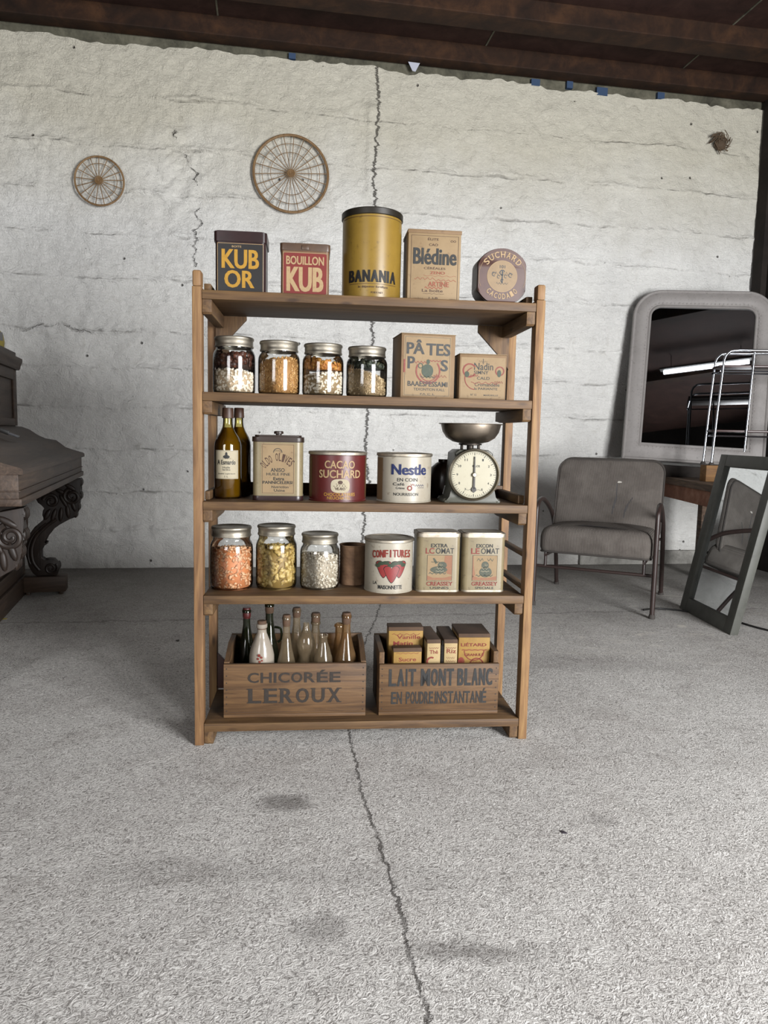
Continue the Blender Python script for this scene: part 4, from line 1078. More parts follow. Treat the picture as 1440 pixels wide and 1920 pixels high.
# ------------------------------------------------------------------ bottom board: two crates
def crate(x0, x1, y0, y1, hf, hs_front, hb, label, rows, mk):
    t = thing('wooden_crate', label, 'crate', on((x0 + x1) / 2, y0, Z5), SY, None)
    w = (x1 - x0) / 2; d = y1 - y0; T = .014
    bm = nb(); box(bm, -w, w, 0, T, .012, hf, .0018); part('front_panel', bm, MW['cx'], t)
    bm = nb(); box(bm, -w, w, d - T, d, .012, hb, .0018); part('back_panel', bm, MW['cx'], t)
    for s in (-1, 1):
        bm = nb()
        poly = [(T + .0004, .012), (d - T - .0004, .012), (d - T - .0004, hb - .002), (d * .55, hb - .002), (T + .022, hs_front), (T + .0004, hs_front)]
        xa, xb = (-w, -w + .018) if s < 0 else (w - .018, w)
        prism(bm, poly, xa, xb, lambda u, v, dd: (dd, u, v), .0015); part('side_panel', bm, MW['cy'], t)
    bm = nb(); box(bm, -w, w, 0, d, 0, .0118, .001); part('bottom_panel', bm, MW['cx'], t)
    f = flat(0)
    letters(t, mk, f, rows, label='dark stencilled lettering')
    bm = nb()
    for s in (-1, 1):
        for k in range(7):
            z = .024 + k * (hf - .04) / 6
            oval(bm, s * (w - .010), z, .0022, .0022, f, .0007, 8)
    part('nail_heads', bm, plain('nail_iron', S(40, 34, 30), .5), t, 'dark nail heads', 0)
    bm = nb(); squiggle(bm, 0, .018, w * 1.85, f, .0006, .0012, 40, .0004); squiggle(bm, 0, hf * .52, w * 1.9, f, .0012, .0007, 40, .0004)
    part('plank_gap', bm, plain('gap_dark', S(52, 38, 28)), t, 'dark gap between boards', 0)
    return t
K_STEN = I('ink_stencil', S(62, 54, 48), S(92, 74, 56))
K_STEN2 = I('ink_stencil_slate', S(54, 54, 54), S(90, 76, 62))
def spaced(s, x0, x1, z, h, bold, narrow='I', wk=.86):
    ws = [(1.3 if c == 'M' else .38 if c in narrow else (.55 if c == ' ' else 1.0)) for c in s]
    tot = sum(ws); out = []; x = x0
    for c, wi in zip(s, ws):
        ww = (x1 - x0) * wi / tot
        if c != ' ': out.append((c, x + ww / 2, z, ww * (wk if c not in narrow else .55), h * (1.24 if c in 'ÉÂ' else 1.0), bold))
        x += ww
    return out
crate(.089, .575, .05, .305, .188, .192, .226, 'wooden crate stencilled CHICORÉE LEROUX holding old bottles on the bottom board', spaced('CHICORÉE', -.165, .158, .122, .036, .02) + spaced('LEROUX', -.165, .160, .050, .052, .03, wk=.82), K_STEN)
# serifs of the larger word
t = bpy.data.objects['wooden_crate']
bm = nb(); f = flat(0)
u0 = -.165; cw_ = .325 / 6
for i, feet in enumerate(((-.38, None), (-.38, None), (-.38, .36), None, (-.36, .36), (-.36, .36))):
    if feet is None: continue
    for q_ in feet:
        if q_ is None: continue
        cx_ = u0 + cw_ * (i + .5) + q_ * cw_ * .92
        if i != 4: patch(bm, cx_ - .008, cx_ + .008, .050, .0535, f, .0011, 1)
        if i in (0, 1, 4, 5) or (i == 2 and q_ < 0): patch(bm, cx_ - .008, cx_ + .008, .0985, .102, f, .0011, 1)
part('letter_serifs', bm, K_STEN, t, 'serifs on the stencilled word', 0)

crate(.621, 1.045, .05, .30, .182, .222, .225, 'wooden crate stencilled LAIT MONT BLANC holding yellow packets on the bottom board', spaced('LAIT', -.180, -.082, .104, .062, .034, wk=.92) + spaced('MONT', -.068, .052, .104, .062, .034, wk=.92) + spaced('BLANC', .062, .190, .104, .062, .034, wk=.92) + spaced('EN', -.170, -.130, .040, .044, .02, wk=.9) + spaced('POUDRE', -.118, -.020, .040, .044, .02, wk=.9) + spaced('INSTANTANÉ', -.016, .170, .040, .044, .02, wk=.92), K_STEN2)

# bottles in the first crate
ZB = Z5 + .0122
BOT = {}
def old_bottle(x, y, prof, mat, label, stop=None, extra=None, group='old bottles in the crate'):
    t = thing('old_bottle', label, 'bottle', on(x, y, ZB), SY, group)
    bm = nb(); lathe(bm, prof, 32); part('bottle_glass', bm, mat, t, None, 60)
    if stop:
        r, z0, z1, mat2, nm = stop
        bm = nb(); lathe(bm, [(r * .86, z0 - .008), (r * .98, z0), (r, z0 + .002), (r * .96, z1 - .002), (r * .85, z1), (0, z1)], 20); part(nm, bm, mat2, t, None, 45)
    if extra: extra(t)
    return t
M_CORK = paint('old_cork', S(112, 82, 58), S(66, 48, 36), .8, .6, 40)
M_WAX = paint('red_wax', S(104, 30, 28), S(58, 22, 22), .45, .4)
M_BRONZE = glass('amber_dusty_glass', (.80, .68, .48, 1), (.30, .24, .15, 1), .08, S(106, 82, 56), .32)
M_MILK = paint('milky_glass', S(196, 184, 168), S(150, 136, 118), .18, .3, 10)
def flask(r, h, neck=.013, belly=.55):
    return [(0, .006), (r * .7, .004), (r * .92, 0), (r, .010), (r, h * .30), (r * .96, h * .40), (r * .80, h * .52), (r * .55, h * .64), (neck * 1.25, h * .75), (neck, h * .82), (neck, h * .95), (neck * 1.25, h * .955), (neck * 1.25, h * .985), (neck * .8, h)]
# back row
old_bottle(.150, .235, flask(.040, .325, .013), M_GREEN, 'dark green wine bottle with red wax top, leftmost in the crate', (.0150, .296, .328, M_WAX, 'wax_seal'))
old_bottle(.231, .246, flask(.039, .345, .014), M_GREEN, 'tall dark bottle with brown stopper at the back of the crate', (.0160, .312, .350, M_CORK, 'cork'), lambda t: part('handle', tube(nb(), curve_pts([(.020, -.012, .255), (.042, -.02, .25), (.044, -.02, .215), (.032, -.018, .20)], 6), .0045, 8), M_GREEN, t, 'small glass handle'))
old_bottle(.298, .110, flask(.037, .330, .012), M_GLASS2, 'clear dusty bottle with long corked neck in front of crate middle', (.0140, .300, .333, M_CORK, 'cork'))
old_bottle(.330, .250, flask(.036, .322, .013), M_GLASS2, 'clear corked bottle at the back, right of the long-necked bottle', (.0150, .296, .324, M_CORK, 'cork'))
old_bottle(.213, .112, [(0, .006), (.030, .004), (.038, 0), (.040, .01), (.041, .08), (.0435, .16), (.043, .19), (.036, .222), (.024, .25), (.017, .268), (.0155, .285), (.019, .288), (.019, .300), (.013, .302)], M_MILK, 'milky white bottle with flower print at the front of the crate', (.0165, .284, .312, M_CORK, 'cork'),
           lambda t: part('flower_print', (lambda b: ([oval(b, u, v, s, s, cyl(.0445), .0006, 10) for (u, v, s) in ((-.006, .200, .005), (.002, .193, .004), (-.010, .188, .004), (-.004, .178, .004), (.004, .182, .003))], b)[1])(nb()), K_RED, t, 'red flower print', 0))
old_bottle(.366, .150, [(0, .006), (.028, .004), (.034, 0), (.036, .01), (.036, .11), (.030, .15), (.024, .172), (.030, .195), (.033, .215), (.030, .235), (.020, .255), (.013, .27), (.010, .285), (.010, .292)], M_GLASS2, 'clear double-bellied glass bottle without stopper in the crate')
old_bottle(.400, .240, flask(.033, .305, .014), M_GLASS2, 'clear bottle with glass ring neck behind the smallest bottle', (.0165, .276, .307, M_CORK, 'cork'), lambda t: part('neck_ring', lathe(nb(), [(.0155, .262), (.0185, .265), (.0185, .272), (.0155, .275)], 24), M_GLASS2, t, None, 60))
old_bottle(.427, .105, [(0, .006), (.028, .004), (.034, 0), (.035, .01), (.035, .14), (.031, .18), (.022, .215), (.015, .235), (.013, .252), (.016, .255), (.016, .262), (.012, .263)], M_GLASS2, 'smallest clear open bottle at front right of the crate')
old_bottle(.508, .135, flask(.047, .330, .0145), M_BRONZE, 'wide amber-brown corked bottle at right end of the crate', (.0165, .300, .334, M_CORK, 'cork'))
old_bottle(.487, .235, flask(.040, .268, .015), M_BRONZE, 'short amber-brown bottle behind the wide corked bottle')

# packets in the second crate
T_PKY = paint('packet_yellow', S(190, 148, 66), S(150, 104, 50), .7, .5, 14)
T_PKC = paint('packet_cream', S(214, 186, 132), S(178, 142, 88), .7, .5, 14)
T_PKB = paint('packet_brown_top', S(104, 76, 52), S(66, 48, 36), .75, .5, 14)
def packet(x, y, w, d, h, rz, label, col, rows, extra=None, tilt=0.0):
    t = thing('food_packet', label, 'packet', on(x, y, ZB), SY + rz, 'yellow food packets in the crate')
    t.rotation_euler = (tilt, 0, SY + rz)
    bm = nb(); box(bm, -w / 2, w / 2, 0, d, 0, h - .012, .002); part('body', bm, col, t)
    bm = nb(); prism(bm, [(-.001, h - .0118), (d + .001, h - .0118), (d - .004, h), (.006, h)], -w / 2 - .001, w / 2 + .001, lambda u, v, dd: (dd, u, v), .0015); part('top_flap', bm, T_PKB, t, 'brown folded top')
    f = flat(0)
    letters(t, K_RED, f, rows, label='red lettering', extra=extra)
    return t
f = flat(0)
packet(.722, .135, .124, .07, .278, 0, 'large yellow packet with red lettering, left in the LAIT MONT BLANC crate', T_PKY, [('Vanille', .01, .236, .085, .014, .015), ('Matin', -.01, .212, .070, .016, .02), ('Sucrée', .014, .190, .07, .014, .015)], lambda b: (squiggle(b, 0, .252, .1, f, .003, .0015), oval(b, -.04, .16, .014, .02, f)))
packet(.722, .078, .100, .045, .218, R(2), 'small yellow packet leaning in front of the large left packet', T_PKY, [('Sucre', 0, .172, .062, .014, .015), ('Praline', .004, .148, .06, .012, .012)], lambda b: (squiggle(b, 0, .200, .08, f, .002, .0012), squiggle(b, .0, .140, .07, f, .003, .0018)))
packet(.816, .085, .048, .19, .246, R(2), 'narrow cream packet with brown top, left of the black gap', T_PKC, [('Thé', 0, .196, .030, .014, .015)], lambda b: (ring(b, -.008, .168, .012, .018, f, .0009, 24, 60, 330), squiggle(b, .0, .216, .034, f, .002, .0015)))
packet(.877, .085, .047, .19, .246, R(-1), 'narrow cream packet with brown top, right of the black gap', T_PKC, [('Riz', .002, .198, .034, .015, .015)], lambda b: (squiggle(b, 0, .18, .03, f, .004, .0012), squiggle(b, .0, .168, .034, f, .003, .0012), squiggle(b, .0, .216, .036, f, .002, .0015)))
t = thing('black_bottle_brush', 'black bristly brush wedged between the two narrow cream packets', 'brush', on(.848, .081, ZB), SY)
bm = nb(); tube(bm, [(0, .02, .02), (0, .012, .24)], .0025, 8); part('handle', bm, K_BLACK, t)
bm = nb()
pr = []
for k in range(16): pr += [(.0062, .13 + k * .006), (.0085, .133 + k * .006)]
pr = [(0, .129)] + pr + [(0, .228)]
lathe(bm, pr, 20, 0, .016); part('bristles', bm, plain('bristle_black', S(26, 22, 20), .8), t)
packet(.9645, .100, .113, .15, .262, R(-1), 'wide yellow packet with red banner, right in the LAIT MONT BLANC crate', T_PKY, [('LIÉTARD', -.002, .218, .092, .014, .02), ('GRANULÉ', 0, .182, .07, .012, .02)], lambda b: (ring(b, 0, .202, .034, .037, f, .0009, 30, 180, 360), squiggle(b, 0, .203, .09, f, .001, .003), oval(b, -.046, .162, .012, .016, f), ring(b, .01, .150, .022, .026, f, .0009, 24, 0, 180), squiggle(b, .01, .158, .05, f, .002, .002)))

# ------------------------------------------------------------------ wicker wheels on the wall
M_WICK = wood('wicker_cane', S(104, 78, 50), S(142, 112, 76), S(166, 136, 96), 'z', 2, .6, False)
def wheel(a, z, rad, ns, rings, label, ph=0.0):
    p = wp(a, .052, z)
    t = thing('wicker_wheel', label, 'wall decoration', p, WY)
    bm = nb(); n = 64
    tube(bm, [(rad * math.cos(2 * math.pi * k / n), 0, rad * math.sin(2 * math.pi * k / n)) for k in range(n)], .0075 * rad / .27 + .0022, 8, True); part('rim', bm, M_WICK, t)
    for rr_ in rings:
        bm = nb(); y = -.010 * (1 - rr_)
        tube(bm, [(rad * rr_ * math.cos(2 * math.pi * k / n), y + .003, rad * rr_ * math.sin(2 * math.pi * k / n)) for k in range(n)], .0022, 6, True); part('ring', bm, M_WICK, t)
    for k in range(ns):
        a_ = 2 * math.pi * k / ns + ph
        bm = nb(); tube(bm, [(.018 * math.cos(a_), -.012, .018 * math.sin(a_)), (rad * .5 * math.cos(a_), -.007, rad * .5 * math.sin(a_)), (rad * .99 * math.cos(a_), 0, rad * .99 * math.sin(a_))], .0028, 6); part('spoke', bm, M_WICK, t)
    bm = nb()
    for q_ in range(4):
        tube(bm, [((.006 + .0065 * q_) * math.cos(2 * math.pi * k / 28), -.013 - .002 * (q_ % 2), (.006 + .0065 * q_) * math.sin(2 * math.pi * k / 28)) for k in range(28)], .0042, 6, True)
    part('hub', bm, M_WICK, t)
    return t
wheel(-1.171, 2.794, .166, 17, (.72,), 'small wicker spoked wheel hanging on the white wall at left', .1)
wheel(.176, 2.946, .272, 22, (.55, .78), 'large wicker spoked wheel hanging on the white wall above the tins', .07)
# scrap of pale paper caught under the beam, and the broken hole in the plaster
bm = nb(); prism(bm, [(-.045, .03), (.045, .028), (.012, -.035), (-.012, -.03)], 0, .003, XZ)
solo('paper_scrap', bm, M_PALE, 'pale scrap of paper caught under the ceiling beam above the wall crack', 'scrap', wp(1.08, .044, 3.785), WY)
t = thing('wall_nest', 'small ragged brown nest stuck high on the wall near the right corner', 'nest', wp(3.62, .03, 3.47), WY)
bm = nb()
for k in range(46):
    a_ = random.uniform(0, 6.28); r_ = random.uniform(.02, .09); y0 = random.uniform(-.03, .0)
    c = Vector((r_ * math.cos(a_) * .9, y0, r_ * math.sin(a_) * .8 - .01)); dv = Vector((math.cos(a_ + 1.2), random.uniform(-.3, .3), math.sin(a_ + 1.2))) * random.uniform(.03, .06)
    tube(bm, [c - dv, c + Vector((0, -.01, 0)), c + dv], .003, 5)
part('twigs', bm, paint('nest_twigs', S(132, 108, 82), S(80, 62, 46), .8), t)
bm = nb(); ell(bm, (0, -.005, -.03), (.05, .028, .045)); part('mud_cup', bm, paint('nest_mud', S(122, 102, 80), S(70, 54, 42), .85, .6, 30), t)

# ------------------------------------------------------------------ the old piano at the left
PF = Vector((-1.95, 4.65, 0)); PRZ = math.atan2(.960, -.281)
piano = thing('upright_piano', 'old dark wooden upright piano with carved scroll legs at the left edge', 'piano', PF, PRZ)
PL = 1.98
PV = lambda u, v, d: (-d, u, v)        # outline in (inward, up), extruded along the keyboard
# key bed with its mouldings
bm = nb(); box(bm, -PL, 0, .006, .40, .752, .868, .003); part('key_bed', bm, MW['px'], piano)
bm = nb(); box(bm, -PL - .004, .004, -.004, .10, .745, .775, .004); box(bm, -PL - .002, .002, .0, .10, .8, .806, .002); part('moulding', bm, MW['px'], piano)
lid = [(-.012, .868), (-.012, .886), (-.004, .893), (.05, .909), (.10, .926), (.13, .951), (.155, .970), (.216, .980), (.26, 1.0), (.306, 1.033), (.35, 1.050), (.40, 1.055), (.40, .868)]
bm = nb(); prism(bm, lid, -.008, PL + .008, PV); part('fall_board', bm, MW['px'], piano)
# upper case with framed panel and cornice
bm = nb(); box(bm, -PL, 0, .385, .78, .869, 1.46, .003); part('upper_case', bm, MW['px'], piano)
bm = nb(); box(bm, -.075, -.001, .372, .3848, 1.056, 1.40, .002); box(bm, -PL, -.075, .372, .3848, 1.335, 1.40, .002); box(bm, -PL, -.075, .372, .3848, 1.056, 1.10, .002); part('upper_frame', bm, MW['px'], piano)
bm = nb(); prism(bm, [(.36, 1.40), (.352, 1.412), (.352, 1.43), (.340, 1.45), (.340, 1.47), (.79, 1.47), (.79, 1.40)], -.03, PL + .03, PV, .002); part('cornice', bm, MW['px'], piano)
bm = nb(); prism(bm, [(.372, 1.4702), (.372, 1.505), (.78, 1.505), (.78, 1.4702)], -.005, PL + .005, PV, .003); part('top_board', bm, MW['px'], piano)
# lower case: panel, stiles, rails
bm = nb(); box(bm, -PL, 0, .375, .78, .0, .751, .003); part('lower_case', bm, MW['px'], piano)
bm = nb()
box(bm, -.08, -.001, .355, .3748, .12, .74, .003); box(bm, -PL, -.0801, .355, .3748, .66, .74, .003); box(bm, -PL, -.0801, .355, .3748, .12, .20, .003)
box(bm, -PL - .003, .003, .340, .3748, .0005, .119, .004); part('lower_frame', bm, MW['px'], piano)
# scroll legs on toe blocks
def px_leg(q): return ((157 - q[0] / 3.31) / 120 * .36, (1122 - (600 + q[1] / 3.31)) / 310)
LEGP = [(520, 972), (525, 1010), (512, 1035), (520, 1075), (519, 1105), (500, 1140), (510, 1170), (490, 1190), (480, 1225), (440, 1240), (380, 1265), (330, 1300), (290, 1350), (268, 1395), (296, 1384), (292, 1400), (262, 1412), (247, 1440), (250, 1490), (275, 1508), (300, 1495), (335, 1499), (360, 1530), (365, 1565), (350, 1603),
        (220, 1603), (200, 1585), (175, 1540), (160, 1470), (162, 1400), (180, 1340), (220, 1285), (285, 1240), (270, 1210), (275, 1180), (295, 1165), (245, 1130), (232, 1105), (255, 1075), (320, 1040), (420, 990)]
leg_poly = [px_leg(q) for q in LEGP]
def spiral(bm, cu, cv, r0, turns, d, rt, sgn=1, start=0.0):
    pts = []; rad = []
    for k in range(40):
        tt = k / 39; a_ = start + sgn * turns * 2 * math.pi * tt; rr_ = r0 * (1 - .82 * tt)
        pts.append((-d, cu + rr_ * math.cos(a_), cv + rr_ * math.sin(a_))); rad.append(rt * (1 - .45 * tt))
    tube(bm, pts, rad, 8)
def piano_leg(a0, a1):
    bm = nb(); prism(bm, leg_poly, a0, a1, PV, .006); lg = part('leg', bm, M_CARVE, piano, 'carved S-scroll leg')
    bm = nb()
    for d in (a0 - .004, a1 + .004):
        c = px_leg((318, 1553)); spiral(bm, c[0], c[1], .040, 1.6, d, .010, 1, 2.4)
        c = px_leg((465, 1090)); spiral(bm, c[0], c[1], .050, 1.7, d, .013, -1, 1.2)
        c = px_leg((330, 1120)); spiral(bm, c[0], c[1], .046, 1.3, d, .013, 1, .2)
        ctr = [px_leg(q) for q in ((360, 1235), (290, 1285), (228, 1350), (200, 1430), (208, 1510), (245, 1565))]
        tube(bm, [(-d, u, v) for u, v in curve_pts([(u, v, 0) for u, v in ctr], 5) for u, v in [(u, v)]] if False else [(-d, p.x, p.y) for p in curve_pts([(u, v, 0) for u, v in ctr], 5)], .011, 8)
        tube(bm, [(-d, p.x + .022, p.y) for p in curve_pts([(u, v, 0) for u, v in ctr], 5)][3:-4], .006, 8)
        for q, rr_, an in (((305, 1205), (.010, .016, .040), .5), ((345, 1210), (.010, .014, .046), .3), ((390, 1205), (.010, .014, .046), .1), ((435, 1185), (.010, .014, .044), -.1), ((472, 1150), (.010, .014, .040), -.3), ((410, 1120), (.010, .013, .05), -.5), ((395, 1060), (.008, .014, .04), -1.1), ((455, 1030), (.008, .014, .04), -1.0)):
            c = px_leg(q); ell(bm, (-d, c[0], c[1]), rr_, (an, 0, 0), 2)
    for k, q in enumerate(((520, 1085), (503, 1158), (485, 1205), (522, 1000))):
        c = px_leg(q); 
        for j in range(3): ell(bm, (-(a0 + (a1 - a0) * (.2 + .3 * j)), c[0] + .004, c[1]), (.018, .013, .026), (0, 0, 0), 2)
    part('carving', bm, M_CARVE, lg)
    bm = nb(); b0 = .10 if a0 < 1 else .18
    box(bm, -a1 - .012, -a0 + .012, b0, .354, .018, .118, .005)
    for yy in (b0 + .03, .32): box(bm, -a1, -a0, yy - .012, yy + .012, 0, .019, .003)
    part('toe_block', bm, MW['py'], piano)
piano_leg(.05, .135)
piano_leg(PL - .135, PL - .05)

# things left on the piano
def pp(a, b, z): return PF + Vector((.281, -.960, 0)) * a + Vector((-.960, -.281, 0)) * b + Vector((0, 0, z))
M_YEL = paint('yellow_plastic', S(214, 192, 72), S(170, 148, 60), .45, .25)
M_GREYP = paint('grey_plastic', S(160, 160, 158), S(110, 110, 108), .5, .3)
t = thing('yellow_tub', 'yellow plastic tub with grey patch standing on top of the old piano', 'tub', pp(.14, .50, 1.5055), PRZ)
bm = nb(); lathe(bm, [(0, 0), (.085, 0), (.092, .008), (.096, .05), (.088, .095), (.066, .125), (.040, .135), (.040, .15), (0, .15)], 32); part('body', bm, M_YEL, t)
bm = nb(); patch(bm, .0, .035, .05, .1, lambda u, v, d: ((.0955 + d) * math.cos(u / .096 - 2.2), (.0955 + d) * math.sin(u / .096 - 2.2), v), .001, 10); part('grey_patch', bm, M_GREYP, t, 'grey patch')
t = thing('putty_knife', 'black-handled tool with grey tip lying on the piano fall board', 'tool', pp(1.07, .172, .993), PRZ)
t.rotation_euler = (R(21), 0, PRZ)
bm = nb(); box(bm, -.012, .012, .045, .20, -.002, .020, .005); part('handle', bm, plain('tool_black', S(26, 25, 24), .45), t, 'black handle')
bm = nb(); prism(bm, [(-.010, .05), (.010, .05), (.016, .0), (-.016, .0)], .002, .012, XY, .001); part('tip', bm, metal('tool_grey', S(128, 130, 134), .4, .3), t, 'grey tip')
bm = nb(); box(bm, -.03, -.013, .10, .19, -.002, .022, .005); part('grip', bm, M_YEL, t, 'yellow grip')
t = solo('yellow_scraper', (lambda b: box(b, -.09, .09, -.014, .014, 0, .026, .009))(nb()), M_YEL, 'yellow plastic scraper lying high on the piano fall board', 'tool', pp(1.05, .345, 1.066), PRZ)

# ------------------------------------------------------------------ armchair
def fabric():
    t = NT('worn_corduroy'); v = t.obj()
    sep = t.n('SeparateXYZ'); t.t.links.new(v, sep.inputs[0])
    rib = t.math('SINE', t.math('MULTIPLY', sep.outputs[0], 2 * math.pi / .0085))
    n = t.noise(v, 7, 5, .65, .4); n2 = t.noise(v, 60, 4, .7)
    col = t.mix(t.rr(n, .35, .68), S(98, 93, 88), S(78, 73, 69))
    col = t.mix(t.rr(n2, .5, .72, 0, .35), col, S(82, 76, 71))
    col = t.mix(t.rr(rib, -1, .2, .28, 0), col, S(70, 64, 60))
    t.bump(t.math('ADD', rib, t.math('MULTIPLY', n2, 1.2)), .35, .003)
    return t.fin(col, .9, 0, .1)
M_FAB = fabric()
M_PIPE = plain('dark_piping', S(58, 54, 51), .8)
M_TUBE = paint('brown_tube', S(78, 62, 58), S(50, 38, 35), .38, .4, 25)
M_RIP = plain('torn_lining', S(70, 68, 68), .9); M_RIP2 = plain('pale_padding', S(170, 166, 158), .9)
CRZ = math.atan2(-.416, .909)
chair = thing('armchair', 'low grey corduroy armchair with brown tubular frame and torn seat', 'chair', (.958, 4.475, 0), CRZ)
CW = .70
for x in (-.005, CW + .005):
    bm = nb()
    tube(bm, curve_pts([(x, .0, .0), (x, .004, .30), (x, .006, .58), (x, .03, .640), (x, .10, .664), (x, .20, .655), (x, .36, .60), (x, .50, .525), (x, .60, .40), (x, .68, .22), (x, .745, .0)], 6), .0145, 12)
    part('side_frame', bm, M_TUBE, chair)
    for y in (0, .745):
        bm = nb(); lathe(bm, [(0, 0), (.018, 0), (.019, .012), (.016, .026), (0, .026)], 14, x, y, 0); part('foot', bm, M_PIPE, chair)
bm = nb(); tube(bm, [(-.005, .06, .245), (CW + .005, .06, .245)], .010, 10); part('stretcher', bm, M_TUBE, chair)
bm = nb(); tube(bm, [(-.005, .60, .40), (CW + .005, .60, .40)], .010, 10); part('stretcher', bm, M_TUBE, chair)
for x in (.05, CW - .06):
    bm = nb(); tube(bm, [(x, .06, .248), (x, .06, .335)], .010, 8); tube(bm, [(x, .05, .318), (x, .55, .30)], .010, 8); part('seat_bracket', bm, M_TUBE, chair)
def pillow(bm, w, dpt, z0, z1, rx, bulge, f, nx=26, ny=26):
    """soft slab: rounded rectangle in (u,v) with domed faces; f(u,v,h)"""
    V = {}
    out = rrect(w, dpt, rx, 8)
    rings = []
    for (k, hh) in ((1.0, .5), (1.0, .32), (1.0, .68)): pass
    layers = [(.0, 0.0), (.9, .0), (.975, .06), (1.0, .22), (1.0, .60), (.985, .76), (.95, .89), (.89, .97), (.80, 1.0), (.0, 1.02)]
    prev = None
    for (s, h) in layers:
        dome = 0
        if s == 0:
            cur = [bm.verts.new(f(0, 0, z0 + (z1 - z0) * h + (bulge if h > .5 else -bulge * .3)))]
        else:
            cur = [bm.verts.new(f(u * s if s < .99 else u, v * s if s < .99 else v, z0 + (z1 - z0) * h)) for u, v in out]
        if prev is not None:
            n = len(out)
            if len(prev) == 1:
                mid = [bm.verts.new(f(u * .5, v * .5, z0 - bulge * .25)) for u, v in out]
                for i in range(n): bm.faces.new((prev[0], mid[(i + 1) % n], mid[i]))
                for i in range(n): bm.faces.new((mid[i], mid[(i + 1) % n], cur[(i + 1) % n], cur[i]))
            elif len(cur) == 1:
                mid = [bm.verts.new(f(u * .5, v * .5, z1 + bulge * .8)) for u, v in out]
                for i in range(n): bm.faces.new((prev[i], prev[(i + 1) % n], mid[(i + 1) % n], mid[i]))
                for i in range(n): bm.faces.new((mid[i], mid[(i + 1) % n], cur[0]))
            else:
                for i in range(n): bm.faces.new((prev[i], prev[(i + 1) % n], cur[(i + 1) % n], cur[i]))
        prev = cur
    return out
# seat: front face tall and softly rounded
SWd = CW - .035
def seat_f(u, v, h): return (CW / 2 + u, .275 + v, h - .02 * (v + .27) / .54 + .012 * math.cos(u / SWd * 3.1))
bm = nb(); so = pillow(bm, SWd, .56, .335, .505, .05, .012, seat_f)
seat = part('seat', bm, M_FAB, chair, smooth=70)
bm = nb(); tube(bm, [seat_f(u * .985, v * .985, .346) for u, v in so], .005, 8, True); part('piping', bm, M_PIPE, seat, 'dark piping')
bm = nb()
for (u, v, a, b_) in ((-.03, -.19, .10, .022), (.08, -.21, .11, .016), (-.10, -.15, .05, .016)):
    bm.faces.new([bm.verts.new(seat_f(u + a * math.cos(R(k * 24)) * (1 + .25 * math.sin(k * 2.7)), v + b_ * math.sin(R(k * 24)), .5095)) for k in range(15)])
part('tear', bm, M_RIP, seat, 'torn grey patch on the seat')
# backrest
BO = Vector((CW / 2, .485, .40)); bt = R(17)
def back_f(u, v, h): return (BO.x + u, BO.y + v * math.sin(bt) - h * math.cos(bt) + .02 * (u / .35) ** 2 * -1, BO.z + v * math.cos(bt) + h * math.sin(bt) * -1)
bw, bh = .690, .545
bpoly = rrect(bw, bh, .085, 9, 0, bh / 2)
bpoly = [(u * (1.0 - .00 * v), v if v > bh / 2 else v) for u, v in bpoly]
bm = nb()
prevr = None
n = len(bpoly)
cx_, cy_ = 0, bh / 2
for (s, h) in ((0, -.034), (.5, -.034), (.93, -.030), (.985, -.022), (1, -.008), (1, .008), (.985, .024), (.93, .034), (.5, .042), (0, .044)):
    cur = [bm.verts.new(back_f(cx_, cy_, h))] if s == 0 else [bm.verts.new(back_f(cx_ + (u - cx_) * s, cy_ + (v - cy_) * s, h)) for u, v in bpoly]
    if prevr is not None:
        for i in range(n):
            j = (i + 1) % n
            if len(prevr) == 1: bm.faces.new((prevr[0], cur[i], cur[j]))
            elif len(cur) == 1: bm.faces.new((prevr[i], cur[0], prevr[j]))
            else: bm.faces.new((prevr[i], prevr[j], cur[j], cur[i]))
    prevr = cur
back = part('backrest', bm, M_FAB, chair, smooth=70)
bm = nb(); tube(bm, [back_f(u * .995, cy_ + (v - cy_) * .995, .022) for u, v in bpoly], .0055, 8, True); part('piping', bm, M_PIPE, back, 'dark piping')
bm = nb()
for (u, v, a, b_, rot) in ((.06, .40, .022, .006, .2),):
    bm.faces.new([bm.verts.new(back_f(u + a * math.cos(R(k * 40)), v + b_ * math.sin(R(k * 40)), .0445)) for k in range(9)])
part('pale_tear', bm, M_RIP2, back, 'small pale tear')
for pts in ([(.05, .39), (.055, .30), (.04, .22), (.035, .18)], [(.16, .30), (.13, .25), (.115, .20), (.11, .16)]):
    bm = nb()
    for i in range(len(pts) - 1):
        (u0, v0), (u1, v1) = pts[i], pts[i + 1]; w_ = .0035 + .003 * (i % 2)
        bm.faces.new([bm.verts.new(back_f(*q, .0448)) for q in ((u0 - w_, v0), (u0 + w_, v0), (u1 + w_, v1), (u1 - w_, v1))])
    part('tear', bm, M_RIP, back, 'dark tear line')

